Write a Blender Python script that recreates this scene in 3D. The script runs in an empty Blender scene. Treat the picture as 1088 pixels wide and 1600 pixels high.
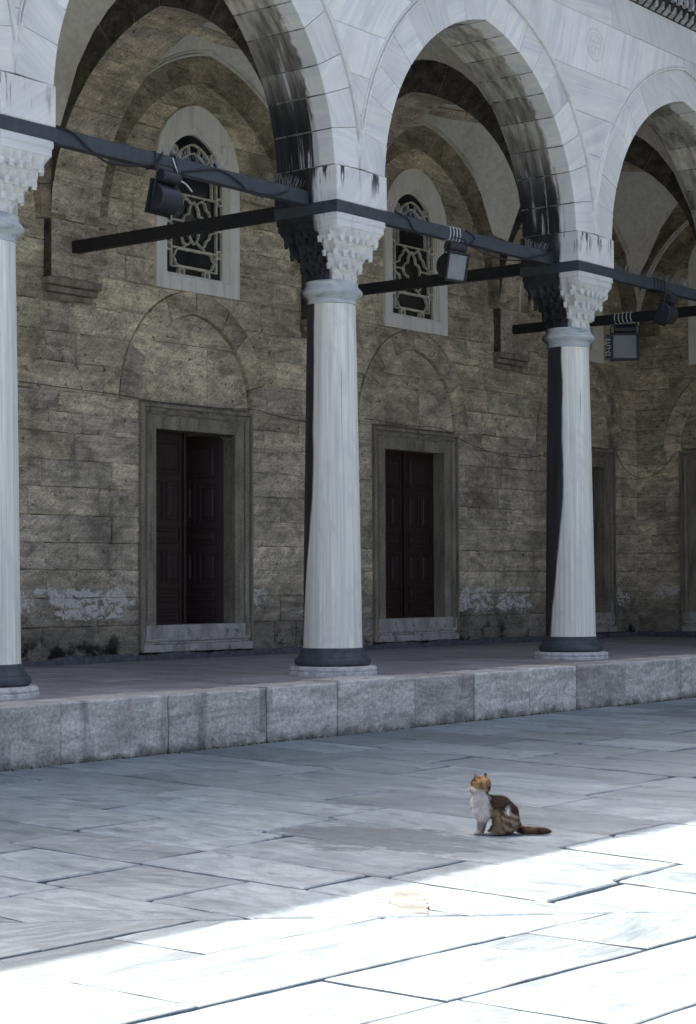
import bpy, bmesh, math, random
from mathutils import Vector, Matrix, noise as mnoise
random.seed(7)
scn = bpy.context.scene
C = scn.collection
R = math.radians

# ------------------------------------------------------------------ camera, sky, sun, exposure
cam_data = bpy.data.cameras.new('camera')
cam = bpy.data.objects.new('camera', cam_data); C.objects.link(cam)
cr = Vector((0.62318, -0.78207, -0.003916)); cu = Vector((-0.02721, -0.026686, 0.999273)); cb = Vector((-0.781607, -0.622618, -0.03791))
m = Matrix((cr, cu, cb)).transposed().to_4x4(); m.translation = Vector((-10.66763, -12.53805, 0.974585))
cam.matrix_world = m
cam_data.sensor_fit = 'AUTO'; cam_data.sensor_width = 36; cam_data.lens = 65.4147
cam_data.clip_start = .1; cam_data.clip_end = 1500
scn.camera = cam

SUN_EL, SUN_AZ = 56.4, 0.215            # azimuth: sun stands behind the arcade (+Y), a little to the right
sd = Vector((math.sin(SUN_AZ)*math.cos(R(SUN_EL)), math.cos(SUN_AZ)*math.cos(R(SUN_EL)), math.sin(R(SUN_EL))))
w = bpy.data.worlds.new('World'); scn.world = w; w.use_nodes = True
nt = w.node_tree
bg = nt.nodes['Background']; bg.inputs['Strength'].default_value = .15
sky = nt.nodes.new('ShaderNodeTexSky'); sky.sky_type = 'NISHITA'; sky.sun_disc = False
sky.sun_elevation = R(SUN_EL); sky.sun_rotation = SUN_AZ
sky.air_density = .42; sky.dust_density = 7.0; sky.ozone_density = .1; sky.altitude = 50
nt.links.new(sky.outputs[0], bg.inputs[0])
sun_d = bpy.data.lights.new('sun', 'SUN'); sun_d.energy = 3.4; sun_d.angle = R(.45); sun_d.color = (1, .955, .89)
sun = bpy.data.objects.new('sun', sun_d); C.objects.link(sun)
sun.rotation_euler = (-sd).to_track_quat('-Z', 'Y').to_euler(); sun.location = (0, 30, 40)
scn.view_settings.view_transform = 'Standard'; scn.view_settings.look = 'None'
scn.view_settings.gamma = 1; scn.view_settings.use_curve_mapping = False
scn.view_settings.exposure = 1.93
scn.render.engine = 'CYCLES'
scn.cycles.max_bounces = 8; scn.cycles.diffuse_bounces = 5; scn.cycles.glossy_bounces = 3

# ------------------------------------------------------------------ main measures (z = 0 is the platform top)
S = 4.8; YW = 4.121; HP = .5127; PF = -1.118; XS = 18.542
GZ = -HP

# ------------------------------------------------------------------ material helpers
class MT:
    def __init__(s, name, rough=.8, spec=.3):
        s.m = bpy.data.materials.new(name); s.m.use_nodes = True
        s.t = s.m.node_tree; s.b = s.t.nodes['Principled BSDF']
        s.b.inputs['Roughness'].default_value = rough
        s.b.inputs['Specular IOR Level'].default_value = spec
        g = s.t.nodes.new('ShaderNodeNewGeometry'); s.pos = g.outputs['Position']; s.nor = g.outputs['Normal']
        s.tc = s.t.nodes.new('ShaderNodeTexCoord'); s.obj = s.tc.outputs['Object']
        s.oi = s.t.nodes.new('ShaderNodeObjectInfo'); s.rnd = s.oi.outputs['Random']
    def L(s, a, b): s.t.links.new(a, b)
    def put(s, sock, v):
        if hasattr(v, 'is_output'): s.L(v, sock)
        elif isinstance(v, (tuple, list)):
            sock.default_value = (*v, 1) if len(sock.default_value) == 4 and len(v) == 3 else v
        else: sock.default_value = v
    def math(s, op, a, b=0.0, c=None, clamp=False):
        n = s.t.nodes.new('ShaderNodeMath'); n.operation = op; n.use_clamp = clamp
        s.put(n.inputs[0], a); s.put(n.inputs[1], b)
        if c is not None: s.put(n.inputs[2], c)
        return n.outputs[0]
    def vec(s, op, a, b):
        n = s.t.nodes.new('ShaderNodeVectorMath'); n.operation = op
        s.put(n.inputs[0], a); s.put(n.inputs[1], b); return n.outputs[0]
    def xyz(s, v):
        n = s.t.nodes.new('ShaderNodeSeparateXYZ'); s.put(n.inputs[0], v); return n.outputs
    def comb(s, x, y, z):
        n = s.t.nodes.new('ShaderNodeCombineXYZ')
        for i, v in enumerate((x, y, z)): s.put(n.inputs[i], v)
        return n.outputs[0]
    def shifted(s, v, k=53.0):          # per-object offset so that no two pieces repeat
        r = s.math('MULTIPLY', s.rnd, k); r2 = s.math('MULTIPLY', s.rnd, k*2.7)
        return s.vec('ADD', v, s.comb(r, r2, r))
    def rot(s, v, axis, ang):
        n = s.t.nodes.new('ShaderNodeVectorRotate'); n.rotation_type = axis + '_AXIS'
        s.put(n.inputs['Vector'], v); s.put(n.inputs['Angle'], ang); return n.outputs[0]
    def noise(s, v, scale=(1, 1, 1), detail=4, rough=.55, dist=0.0):
        if isinstance(scale, (int, float)): scale = (scale,)*3
        v = s.vec('MULTIPLY', v, scale)
        n = s.t.nodes.new('ShaderNodeTexNoise'); s.put(n.inputs['Vector'], v)
        n.inputs['Scale'].default_value = 1; n.inputs['Detail'].default_value = detail
        n.inputs['Roughness'].default_value = rough; n.inputs['Distortion'].default_value = dist
        return n.outputs['Fac']
    def vor(s, v, scale, feature='F1'):
        n = s.t.nodes.new('ShaderNodeTexVoronoi'); n.feature = feature
        s.put(n.inputs['Vector'], s.vec('MULTIPLY', v, scale if isinstance(scale, tuple) else (scale,)*3)); n.inputs['Scale'].default_value = 1
        return n.outputs['Distance']
    def step(s, v, a, b, lo=0.0, hi=1.0):
        n = s.t.nodes.new('ShaderNodeMapRange'); n.interpolation_type = 'SMOOTHSTEP'
        s.put(n.inputs['Value'], v); s.put(n.inputs['From Min'], a); s.put(n.inputs['From Max'], b)
        n.inputs['To Min'].default_value = lo; n.inputs['To Max'].default_value = hi
        return n.outputs[0]
    def ramp(s, f, stops):
        n = s.t.nodes.new('ShaderNodeValToRGB'); cr_ = n.color_ramp
        while len(cr_.elements) < len(stops): cr_.elements.new(.5)
        for e, (p, c) in zip(cr_.elements, stops): e.position = p; e.color = (*c, 1)
        s.put(n.inputs[0], f); return n.outputs[0]
    def mix(s, f, a, b, mode='MIX'):
        n = s.t.nodes.new('ShaderNodeMix'); n.data_type = 'RGBA'; n.blend_type = mode
        s.put(n.inputs[0], f); s.put(n.inputs[6], a); s.put(n.inputs[7], b); return n.outputs[2]
    def gain(s, col, f):                # multiply a colour by a grey value
        n = s.t.nodes.new('ShaderNodeVectorMath'); n.operation = 'SCALE'
        s.put(n.inputs[0], col); s.put(n.inputs['Scale'], f); return n.outputs[0]
    def bump(s, h, dist=.01, strength=1.0, prev=None):
        n = s.t.nodes.new('ShaderNodeBump'); n.inputs['Distance'].default_value = dist
        n.inputs['Strength'].default_value = strength; s.put(n.inputs['Height'], h)
        if prev: s.L(prev, n.inputs['Normal'])
        s.L(n.outputs[0], s.b.inputs['Normal']); return n.outputs[0]
    def col(s, c): s.put(s.b.inputs['Base Color'], c); return s.m

def plain(name, c, rough=.6, metal=0.0, spec=.4, var=.15, sc=20):
    t = MT(name, rough, spec); t.b.inputs['Metallic'].default_value = metal
    n = t.noise(t.shifted(t.pos), sc, 5, .65)
    t.bump(n, .004, .5)
    return t.col(t.gain(c, t.step(n, .2, .8, 1-var*1.6, 1+var*1.6)))

def crust_mask(t, e0, e1, amp=.28, fine=(7, 7, .7), ycoord=None):
    """black gypsum crust on the faces that rain never washes (towards the gallery), streaked downwards"""
    y = t.xyz(t.obj)[1] if ycoord is None else ycoord
    n1 = t.noise(t.pos, fine, 5, .6, .3); n2 = t.noise(t.pos, (2.2, 2.2, 1.3), 3, .5)
    y = t.math('ADD', y, t.math('MULTIPLY', t.math('SUBTRACT', t.math('ADD', n1, t.math('MULTIPLY', n2, .6)), .8), amp))
    return t.step(y, e0, e1)

def mat_facade():
    t = MT('white_marble', .62, .35)
    p = t.shifted(t.pos)
    ang = t.math('MULTIPLY', t.math('SUBTRACT', t.rnd, .5), 2.6)
    pr = t.rot(p, 'Y', ang)
    v1 = t.noise(pr, (.55, .9, 7), 5, .6, .8); v2 = t.noise(pr, (.8, 1, 26), 4, .6, .4); v3 = t.noise(p, 1.3, 4, .6)
    c = t.ramp(v1, [(.28, (.62, .635, .615)), (.43, (.735, .73, .68)), (.55, (.80, .78, .71)), (.75, (.83, .80, .72))])
    c = t.gain(c, t.step(v2, .25, .75, .94, 1.05))
    c = t.gain(c, t.step(v3, .3, .7, .92, 1.05))
    c = t.gain(c, t.math('ADD', .90, t.math('MULTIPLY', t.rnd, .17)))
    dn = t.noise(t.pos, (5, 5, .8), 5, .65)                                   # thin grey rain streaks
    c = t.mix(t.step(dn, .62, .80, 0, .45), c, (.30, .31, .31))
    warm = t.noise(t.pos, .9, 3, .5); c = t.mix(t.step(warm, .5, .75, 0, .3), c, (.58, .54, .47))
    return t, c

def mat_arch():
    t, c = mat_facade(); t.m.name = 'arch_marble'
    z = t.xyz(t.pos)[2]; y = t.xyz(t.obj)[1]
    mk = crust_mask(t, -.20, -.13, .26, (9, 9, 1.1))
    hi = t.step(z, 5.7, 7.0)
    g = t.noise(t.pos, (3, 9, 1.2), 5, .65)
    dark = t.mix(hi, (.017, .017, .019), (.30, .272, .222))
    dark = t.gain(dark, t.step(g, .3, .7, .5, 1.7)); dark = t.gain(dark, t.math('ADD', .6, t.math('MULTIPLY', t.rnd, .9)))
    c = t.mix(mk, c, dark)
    # pale lime runs over the crust
    d = t.noise(t.pos, (.8, 16, 1.0), 5, .62, .5); d2 = t.noise(t.pos, (1.2, 3, 1.4), 3, .5)
    run = t.math('MULTIPLY', t.step(d, .53, .62), t.step(d2, .42, .55))
    run = t.math('MULTIPLY', run, t.step(y, .38, .12))
    run = t.math('MULTIPLY', run, t.step(y, -.34, -.2))
    c = t.mix(t.math('MULTIPLY', run, t.step(z, 7.4, 7.1)), c, (.50, .50, .48))
    n = t.noise(t.pos, 30, 5, .7); t.bump(n, .006, .35)
    return t.col(c)

def mat_spandrel():
    t, c = mat_facade()
    n = t.noise(t.pos, 30, 5, .7); t.bump(n, .005, .3)
    return t.col(c)

def mat_block():
    t, c = mat_facade(); t.m.name = 'capital_marble'
    mk = crust_mask(t, -.19, -.10, .22, (9, 9, 1.2))
    n = t.noise(t.pos, (6, 6, 1.3), 5, .6)
    z = t.xyz(t.pos)[2]
    c = t.mix(.25, c, (.62, .60, .56))
    # rust run below the iron band
    ru = t.math('MULTIPLY', t.step(t.noise(t.pos, (11, 11, .9), 4, .6), .60, .72), t.step(z, 4.5, 4.86))
    c = t.mix(t.math('MULTIPLY', ru, .75), c, (.22, .11, .045))
    c = t.mix(t.math('MULTIPLY', t.step(t.noise(t.pos, (8, 8, 1.0), 5, .65), .56, .62), t.step(z, 5.02, 5.3)), c, (.05, .05, .05))
    c = t.mix(t.step(n, .60, .75, 0, .55), c, (.16, .155, .15))
    b = t.noise(t.pos, 24, 5, .7)
    c = t.mix(mk, c, t.gain((.017, .017, .019), t.step(n, .3, .7, .5, 2.2)))
    t.bump(b, .008, .4)
    return t.col(c)

def mat_shaft():
    t = MT('column_marble', .5, .4)
    p = t.shifted(t.obj)
    ox, oy, oz = t.xyz(t.obj)
    s1 = t.noise(p, (17, 17, .12), 4, .65); s2 = t.noise(p, (60, 60, .35), 3, .6); b = t.noise(t.rot(p, 'Y', .35), (3.2, 3.2, .9), 6, .62, 1.6)
    c = t.ramp(s1, [(.30, (.56, .575, .50)), (.46, (.76, .75, .635)), (.64, (.88, .86, .715))])
    c = t.gain(c, t.step(s2, .28, .72, .87, 1.09))
    c = t.mix(t.step(b, .50, .68, 0, .5), c, (.60, .60, .565))
    r = t.math('SQRT', t.math('ADD', t.math('MULTIPLY', ox, ox), t.math('MULTIPLY', oy, oy)))
    q = t.math('DIVIDE', oy, r)
    q = t.math('SUBTRACT', q, t.math('MULTIPLY', t.step(oz, 2.2, .2), .55))
    q = t.math('ADD', q, t.math('SUBTRACT', t.xyz(t.oi.outputs['Color'])[0], .5))      # how far the crust reaches differs from column to column
    mk = crust_mask(t, .06, .16, .30, (5, 5, .35), q)
    gr = t.noise(t.pos, (6, 6, .5), 4, .6)
    c = t.mix(mk, c, t.gain((.020, .021, .024), t.step(gr, .3, .7, .6, 1.9)))
    # a few thin black runs and small pale chips
    ln = t.noise(p, (22, 22, .22), 2, .5)
    c = t.mix(t.math('MULTIPLY', t.step(ln, .765, .79), t.step(oz, 2.2, 3.3)), c, (.03, .03, .03))
    sp = t.vor(p, (26, 26, 14)); c = t.mix(t.math('MULTIPLY', t.step(sp, .13, .06), t.step(oz, 2.4, .4)), c, (.66, .66, .64))
    t.bump(s1, .006, .4)
    return t.col(c)

def mat_collar():
    t = MT('collar_marble', .5, .4)
    n = t.noise(t.shifted(t.pos), (4, 4, 16), 5, .6, .5)
    c = t.ramp(n, [(.3, (.22, .25, .25)), (.45, (.46, .49, .475)), (.62, (.60, .60, .55)), (.75, (.56, .51, .41))])
    y = t.xyz(t.obj)[1]
    c = t.mix(crust_mask(t, .06, .2, .2), c, (.03, .032, .034))
    t.bump(n, .006, .4); return t.col(c)

def mat_plinth():
    t = MT('plinth_marble', .75, .3)
    n = t.noise(t.shifted(t.pos), 9, 6, .68); s2 = t.noise(t.pos, 45, 4, .7)
    c = t.ramp(n, [(.3, (.32, .32, .30)), (.5, (.56, .55, .52)), (.7, (.70, .68, .63))])
    c = t.gain(c, t.step(s2, .3, .7, .8, 1.15)); t.bump(n, .02, .5); return t.col(c)

def wall_common(t, base, var=.4, low=True):
    """sooty limestone: per-stone tone, pitted grain, damp dark foot, flaking whitewash"""
    p = t.shifted(t.pos); z = t.xyz(t.pos)[2]
    big = t.noise(t.pos, (.55, .55, .8), 4, .6); med = t.noise(p, (2.2, 2.2, 4.6), 8, .74, .7)
    fine = t.noise(p, (38, 38, 60), 5, .75); grain = t.noise(t.rot(p, 'Y', .75), (9, 9, 70), 5, .7)
    lay = t.noise(t.vec('ADD', p, (9.1, 3.3, 5.7)), (.9, .9, 20), 6, .7, .9)
    c = t.gain(base, t.math('ADD', 1-var/2, t.math('MULTIPLY', t.rnd, var)))
    hue = t.math('FRACT', t.math('MULTIPLY', t.rnd, 17.3))
    c = t.mix(t.math('MULTIPLY', hue, .55), c, t.gain((base[0]*.98, base[1]*1.0, base[2]*1.15), .9))
    c = t.gain(c, t.step(med, .28, .72, .50, 1.42)); c = t.gain(c, t.step(fine, .25, .75, .62, 1.36))
    c = t.gain(c, t.step(grain, .3, .7, .78, 1.22)); c = t.gain(c, t.step(big, .3, .7, .78, 1.16)); c = t.gain(c, t.step(lay, .32, .68, .82, 1.16))
    pits = t.noise(p, (9, 9, 14), 5, .7)
    c = t.mix(t.step(pits, .58, .70, 0, .85), c, (.045, .040, .033))
    soot = t.noise(t.pos, (1.1, 1.1, .5), 5, .62)
    c = t.mix(t.step(soot, .52, .72, 0, .5), c, (.075, .068, .056))
    if low:
        wob = t.math('MULTIPLY', t.math('SUBTRACT', t.noise(t.pos, 1.6, 3, .5), .5), .9)
        zz = t.math('ADD', z, wob)
        c = t.mix(t.step(zz, 1.3, .25, 0, .55), c, (.10, .094, .082))                # damp, greyer foot of the wall
        fl = t.noise(t.pos, (4.6, 4.6, 8.0), 9, .70, 1.0); patch = t.noise(t.pos, (1.15, 1.15, .9), 2, .5)
        band = t.math('MULTIPLY', t.step(z, .35, .62), t.step(z, 1.0, .86))
        msk = t.math('MULTIPLY', band, t.step(patch, .39, .52))
        msk = t.math('ADD', fl, t.math('MULTIPLY', t.math('SUBTRACT', msk, 1), .32))
        c = t.mix(t.math('MULTIPLY', t.step(msk, .455, .485), t.step(t.noise(t.pos, (16, 16, 22), 6, .75), .36, .50)), c, t.gain((.80, .765, .69), t.step(fine, .2, .8, .75, 1.15)))
        wet = t.noise(t.pos, (2.5, 2.5, 3), 5, .6)
        c = t.mix(t.math('MULTIPLY', t.step(wet, .5, .62), t.step(z, .6, .1)), c, (.022, .02, .018))
    h = t.math('ADD', t.math('MULTIPLY', fine, .35), t.math('ADD', t.math('MULTIPLY', med, .9), t.math('MULTIPLY', t.math('ADD', grain, lay), .4)))
    t.bump(h, .03, 1.0)
    return c

def mat_wall():
    t = MT('wall_limestone', .92, .15); return t.col(wall_common(t, (.66, .56, .385), .5))
def mat_rib():
    t = MT('vault_stone', .9, .15); return t.col(wall_common(t, (.64, .54, .39), .35, False))
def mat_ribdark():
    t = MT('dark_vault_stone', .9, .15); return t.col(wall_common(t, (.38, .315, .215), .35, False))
def mat_mortar():
    t = MT('wall_mortar', .95, .1); n = t.noise(t.pos, 14, 5, .7)
    t.bump(n, .01); return t.col(t.ramp(n, [(.3, (.12, .105, .08)), (.7, (.30, .265, .20))]))
def mat_plaster():
    t = MT('vault_plaster', .9, .15)
    n = t.noise(t.pos, 1.1, 5, .6); f = t.noise(t.pos, 12, 5, .65)
    c = t.ramp(n, [(.3, (.60, .56, .48)), (.5, (.74, .70, .61)), (.7, (.80, .765, .68))])
    c = t.gain(c, t.step(f, .3, .7, .88, 1.1))
    st = t.noise(t.pos, (4, 4, .6), 5, .6); c = t.mix(t.step(st, .62, .75, 0, .5), c, (.14, .125, .10))
    t.bump(f, .006, .4); return t.col(c)
def mat_doorstone():
    t = MT('door_frame_stone', .8, .25)
    p = t.shifted(t.pos); n = t.noise(p, (6, 6, 1.4), 5, .62); f = t.noise(p, 40, 5, .7); z = t.xyz(t.pos)[2]
    c = t.ramp(n, [(.3, (.13, .112, .083)), (.5, (.262, .228, .165)), (.7, (.36, .318, .236))])
    c = t.gain(c, t.step(f, .3, .7, .75, 1.25)); t.bump(f, .006, .5); return t.col(c)
def mat_threshold():
    t = MT('threshold_marble', .7, .3)
    p = t.shifted(t.pos); n = t.noise(p, (5, 5, 2.2), 7, .68, .8); f = t.noise(p, 9, 5, .65)
    c = t.ramp(n, [(.32, (.27, .245, .20)), (.5, (.43, .405, .345)), (.68, (.54, .515, .45))])
    c = t.mix(t.step(f, .56, .68, 0, .8), c, (.10, .095, .085)); t.bump(f, .01, .5); return t.col(c)
def mat_winstone():
    t = MT('window_frame_marble', .75, .3)
    p = t.shifted(t.pos); n = t.noise(p, (9, 9, 1.4), 5, .62); f = t.noise(p, 7, 5, .65)
    c = t.ramp(n, [(.3, (.70, .66, .56)), (.5, (.85, .81, .71)), (.7, (.88, .85, .76))])
    c = t.mix(t.step(f, .60, .76, 0, .55), c, (.25, .23, .19)); t.bump(f, .008, .5); return t.col(c)
def mat_wood():
    t = MT('dark_door_paint', .45, .4)
    n = t.noise(t.pos, (40, 40, 1.5), 4, .6); t.bump(n, .003, .4)
    return t.col(t.ramp(n, [(.3, (.019, .0095, .008)), (.7, (.040, .020, .016))]))
def mat_iron(name, a, b, rough=.55):
    t = MT(name, rough, .4); n = t.noise(t.pos, 9, 6, .68); f = t.noise(t.pos, 60, 4, .7)
    t.bump(f, .004, .5); return t.col(t.ramp(n, [(.3, a), (.7, b)]))

def mat_paving(name, stretch):
    t = MT(name, .6, .35)
    p = t.shifted(t.pos)
    tilt = t.math('MULTIPLY', t.math('SUBTRACT', t.rnd, .5), .5)
    p = t.rot(p, 'Z', tilt)
    a, b = stretch
    v1 = t.noise(p, (a*.7, b*1.0, 2), 6, .62, .9); v2 = t.noise(p, (a*3.2, b*5, 3), 8, .72, .5); v3 = t.noise(t.pos, .8, 4, .6); f = t.noise(p, 55, 5, .75)
    c = t.ramp(v1, [(.28, (.112, .150, .172)), (.44, (.172, .216, .240)), (.60, (.212, .258, .280)), (.78, (.268, .308, .325))])
    c = t.gain(c, t.step(v2, .30, .70, .72, 1.2)); c = t.gain(c, t.step(v3, .3, .7, .88, 1.06)); c = t.gain(c, t.step(f, .25, .75, .88, 1.10))
    tone = t.math('FRACT', t.math('MULTIPLY', t.rnd, 31.7)); c = t.gain(c, t.math('ADD', .74, t.math('MULTIPLY', tone, .38)))
    # scaled-off darker skin
    sc = t.noise(p, (a*1.6, b*1.6, 2), 7, .7, .4); c = t.mix(t.step(sc, .57, .63, 0, .7), c, t.gain((.080, .102, .117), t.step(f, .2, .8, .75, 1.2)))
    ck = t.noise(t.pos, (2.4, 2.4, 2), 7, .72); c = t.mix(t.step(ck, .66, .69, 0, .4), c, (.22, .22, .21))
    # the worn grey stain on the courtyard near the cat
    x, y, z = t.xyz(t.pos)
    ex = t.math('DIVIDE', t.math('ADD', x, 2.02), .50); ey = t.math('DIVIDE', t.math('ADD', y, 5.93), .85)
    d = t.math('ADD', t.math('MULTIPLY', ex, ex), t.math('MULTIPLY', ey, ey))
    d = t.math('ADD', d, t.math('MULTIPLY', t.math('SUBTRACT', t.noise(t.pos, (6, 3, 5), 8, .78), .5), 5.0))
    c = t.mix(t.step(d, 1.0, .45, 0, .75), c, t.gain((.060, .078, .092), t.step(f, .2, .8, .7, 1.3)))
    rg = t.math('ADD', t.math('MULTIPLY', v2, .8), t.math('MULTIPLY', f, .3))
    t.bump(rg, .012, .55)
    t.put(t.b.inputs['Roughness'], t.step(v2, .3, .7, .46, .72))
    return t.col(c)
def mat_kerb():
    t = MT('kerb_marble', .8, .25)
    p = t.shifted(t.pos); v = t.noise(p, (1.0, 1.0, 7), 6, .65, 1.0); f = t.noise(p, 26, 6, .75); g = t.noise(p, 80, 3, .7); z = t.xyz(t.pos)[2]
    c = t.ramp(v, [(.28, (.41, .40, .335)), (.48, (.58, .565, .475)), (.68, (.70, .68, .58))])
    pk = t.math('MULTIPLY', t.step(t.noise(p, 1.2, 3, .5), .5, .68), .5); c = t.mix(pk, c, (.36, .29, .265))
    c = t.gain(c, t.step(f, .3, .7, .70, 1.25)); c = t.gain(c, t.step(t.noise(t.rot(p, 'Y', t.math('MULTIPLY', t.math('SUBTRACT', t.rnd, .5), .4)), (2.4, 2.4, 8), 8, .74, 1.0), .3, .7, .68, 1.25))
    c = t.mix(t.step(z, -.06, .0, 0, .35), c, (.66, .64, .60)); c = t.gain(c, t.math('ADD', .80, t.math('MULTIPLY', t.rnd, .32)))
    c = t.mix(t.step(g, .66, .74, 0, .6), c, (.55, .55, .54))
    st = t.noise(t.pos, (3.5, 3.5, .5), 4, .6); c = t.mix(t.step(st, .56, .72, 0, .65), c, (.115, .108, .105))
    ms = t.math('ADD', z, t.math('MULTIPLY', t.math('SUBTRACT', t.noise(t.pos, 6, 4, .6), .5), .3))
    c = t.mix(t.step(ms, -.40, -.54, 0, .75), c, (.06, .062, .045))
    t.bump(t.math('ADD', f, t.math('MULTIPLY', v, .6)), .025, .7); return t.col(c)
def mat_floor():
    t = MT('platform_paving', .55, .35)
    p = t.shifted(t.pos); v = t.noise(p, (3, 1.2, 2), 6, .65, .6); f = t.noise(p, 30, 5, .7)
    c = t.ramp(v, [(.3, (.21, .205, .20)), (.5, (.31, .305, .295)), (.7, (.41, .40, .385))])
    c = t.gain(c, t.step(f, .3, .7, .84, 1.14)); c = t.gain(c, t.math('ADD', .86, t.math('MULTIPLY', t.rnd, .25)))
    t.bump(v, .01, .5); return t.col(c)

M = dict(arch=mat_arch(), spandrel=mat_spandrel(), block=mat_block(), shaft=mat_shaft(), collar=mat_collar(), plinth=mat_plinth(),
         wall=mat_wall(), rib=mat_rib(), mortar=mat_mortar(), plaster=mat_plaster(), doorstone=mat_doorstone(), threshold=mat_threshold(),
         winstone=mat_winstone(), wood=mat_wood(),
         base=mat_iron('dark_base_stone', (.028, .036, .040), (.075, .090, .096), .5),
         iron=mat_iron('painted_iron', (.030, .037, .043), (.060, .072, .080)), rust=mat_iron('sooty_iron', (.010, .010, .011), (.026, .024, .023), .7),
         pave_y=mat_paving('courtyard_marble', (4.0, 1.1)), pave_x=mat_paving('courtyard_marble_crosswise', (1.1, 4.0)),
         kerb=mat_kerb(), floor=mat_floor(),
         fillet=plain('cement_fillet', (.105, .108, .112), .9, var=.3, sc=14), dirt=plain('joint_dirt', (.030, .027, .019), .95, var=.4, sc=18),
         moss=plain('moss', (.050, .060, .020), .95, var=.5, sc=40), lead=plain('roof_lead', (.12, .125, .13), .6, var=.2, sc=5),
         black=plain('black_lamp_paint', (.020, .023, .028), .42, var=.2), cable=plain('black_cable', (.018, .018, .020), .6), white_tie=plain('white_tie_wire', (.62, .62, .60), .5),
         galv=plain('galvanised_steel', (.30, .31, .32), .4, metal=.7), reflector=plain('lamp_reflector', (.50, .53, .52), .3, metal=.6), lettering=plain('white_lettering', (.6, .6, .58), .6),
         cornice_dark=plain('cornice_dark_stone', (.030, .029, .028), .9, var=.5, sc=10), cornice_pale=plain('cornice_stone', (.34, .335, .32), .85, var=.4, sc=12),
         tracery=plain('window_tracery', (.62, .565, .45), .85, var=.25, sc=14), patch=plain('mortar_patch', (.155, .152, .136), .9, var=.28, sc=9),
         wire=plain('wall_wire', (.10, .09, .075), .8))
def mat_glass():
    t = MT('dark_window_glass', .12, .5); n = t.noise(t.pos, 2, 3, .5)
    return t.col(t.ramp(n, [(.3, (.012, .013, .014)), (.7, (.035, .036, .036))]))
M['glass'] = mat_glass()
def mat_lampglass():
    t = MT('lamp_glass', .08, .5); t.b.inputs['Transmission Weight'].default_value = .75; t.b.inputs['IOR'].default_value = 1.3
    return t.col((.75, .8, .78))
M['lampglass'] = mat_lampglass()
def mat_soot_and_shade():
    t = MT('soot_and_shade_stone', .92, .12); p = t.shifted(t.pos)  # soot on the vault arches; shade put into the colour in door passages
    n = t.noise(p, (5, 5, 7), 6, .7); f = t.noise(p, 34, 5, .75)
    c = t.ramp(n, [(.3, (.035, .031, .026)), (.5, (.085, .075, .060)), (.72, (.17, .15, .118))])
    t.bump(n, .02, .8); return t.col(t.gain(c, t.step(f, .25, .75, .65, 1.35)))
M['soot'] = mat_soot_and_shade(); M['ribdark'] = mat_ribdark()
def mat_lime():
    t = MT('lime_joint', .9, .15); n = t.noise(t.pos, (6, 11, 6), 5, .65); y = t.xyz(t.obj)[1]
    k = t.math('MULTIPLY', t.step(n, .42, .52), 1.0)
    return t.col(t.mix(k, (.05, .047, .043), (.50, .48, .44)))
M['lime'] = mat_lime()
def face_mat(o, mat, test):
    o.data.materials.append(mat); i = len(o.data.materials)-1
    for p in o.data.polygons:
        if test(p): p.material_index = i
    return o

# ------------------------------------------------------------------ object helpers
LAST = [None]
def mesh_obj(name, me, mat, parent=None, loc=(0, 0, 0), label=None):
    o = bpy.data.objects.new(name, me); C.objects.link(o); LAST[0] = o
    if mat is not None and not me.materials: me.materials.append(mat)
    if parent is not None: o.parent = parent
    o.location = loc
    if label: o['label'] = label
    return o
def fin(bm, name, mat, parent=None, loc=(0, 0, 0), smooth=False, label=None, fix=True):
    if fix: bmesh.ops.recalc_face_normals(bm, faces=bm.faces)
    me = bpy.data.meshes.new(name); bm.to_mesh(me); bm.free()
    if smooth:
        me.polygons.foreach_set('use_smooth', [True]*len(me.polygons))
        try: me.set_sharp_from_angle(angle=R(38))
        except Exception: pass
    return mesh_obj(name, me, mat, parent, loc, label)
def thing(name, label, cat, loc=(0, 0, 0), rz=0.0, group=None):
    o = bpy.data.objects.new(name, None); C.objects.link(o); o.empty_display_size = .2
    o.location = loc; o.rotation_euler = (0, 0, rz); tag(o, label, cat, group); return o
def tag(o, label, cat, group=None):
    o['label'] = label; o['category'] = cat; o['kind'] = 'thing'
    if group: o['group'] = group
    return o
def struct(o): o['kind'] = 'structure'; return o
def dup(root, loc, label, group=None, rz=None):
    r = root.copy(); C.objects.link(r); r.location = loc; r['label'] = label
    if group: r['group'] = group
    if rz is not None: r.rotation_euler = (0, 0, rz)
    for ch in list(root.children):
        c = ch.copy(); C.objects.link(c); c.parent = r
        for g in list(ch.children):
            d = g.copy(); C.objects.link(d); d.parent = c
    return r
def add_box(bm, c, s, M4=None):
    x, y, z = (v/2 for v in s)
    vs = [Vector((c[0]+i*x, c[1]+j*y, c[2]+k*z)) for i in (-1, 1) for j in (-1, 1) for k in (-1, 1)]
    if M4: vs = [M4 @ v for v in vs]
    v = [bm.verts.new(q) for q in vs]
    for f in ((0, 1, 3, 2), (4, 6, 7, 5), (0, 4, 5, 1), (2, 3, 7, 6), (0, 2, 6, 4), (1, 5, 7, 3)): bm.faces.new([v[i] for i in f])
def bevbox(c, s, b=.006, seg=1):
    bm = bmesh.new(); add_box(bm, c, s)
    bmesh.ops.bevel(bm, geom=list(bm.edges), offset=b, segments=seg, affect='EDGES', profile=.6); return bm
def add_loft(bm, rings, close=True, caps=True):
    rs = [[bm.verts.new(p) for p in r] for r in rings]; n = len(rs[0])
    for a, b in zip(rs, rs[1:]):
        for i in range(n if close else n-1):
            j = (i+1) % n; bm.faces.new((a[i], a[j], b[j], b[i]))
    if caps and close:
        bm.faces.new(rs[0][::-1]); bm.faces.new(rs[-1])
    return rs
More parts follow.
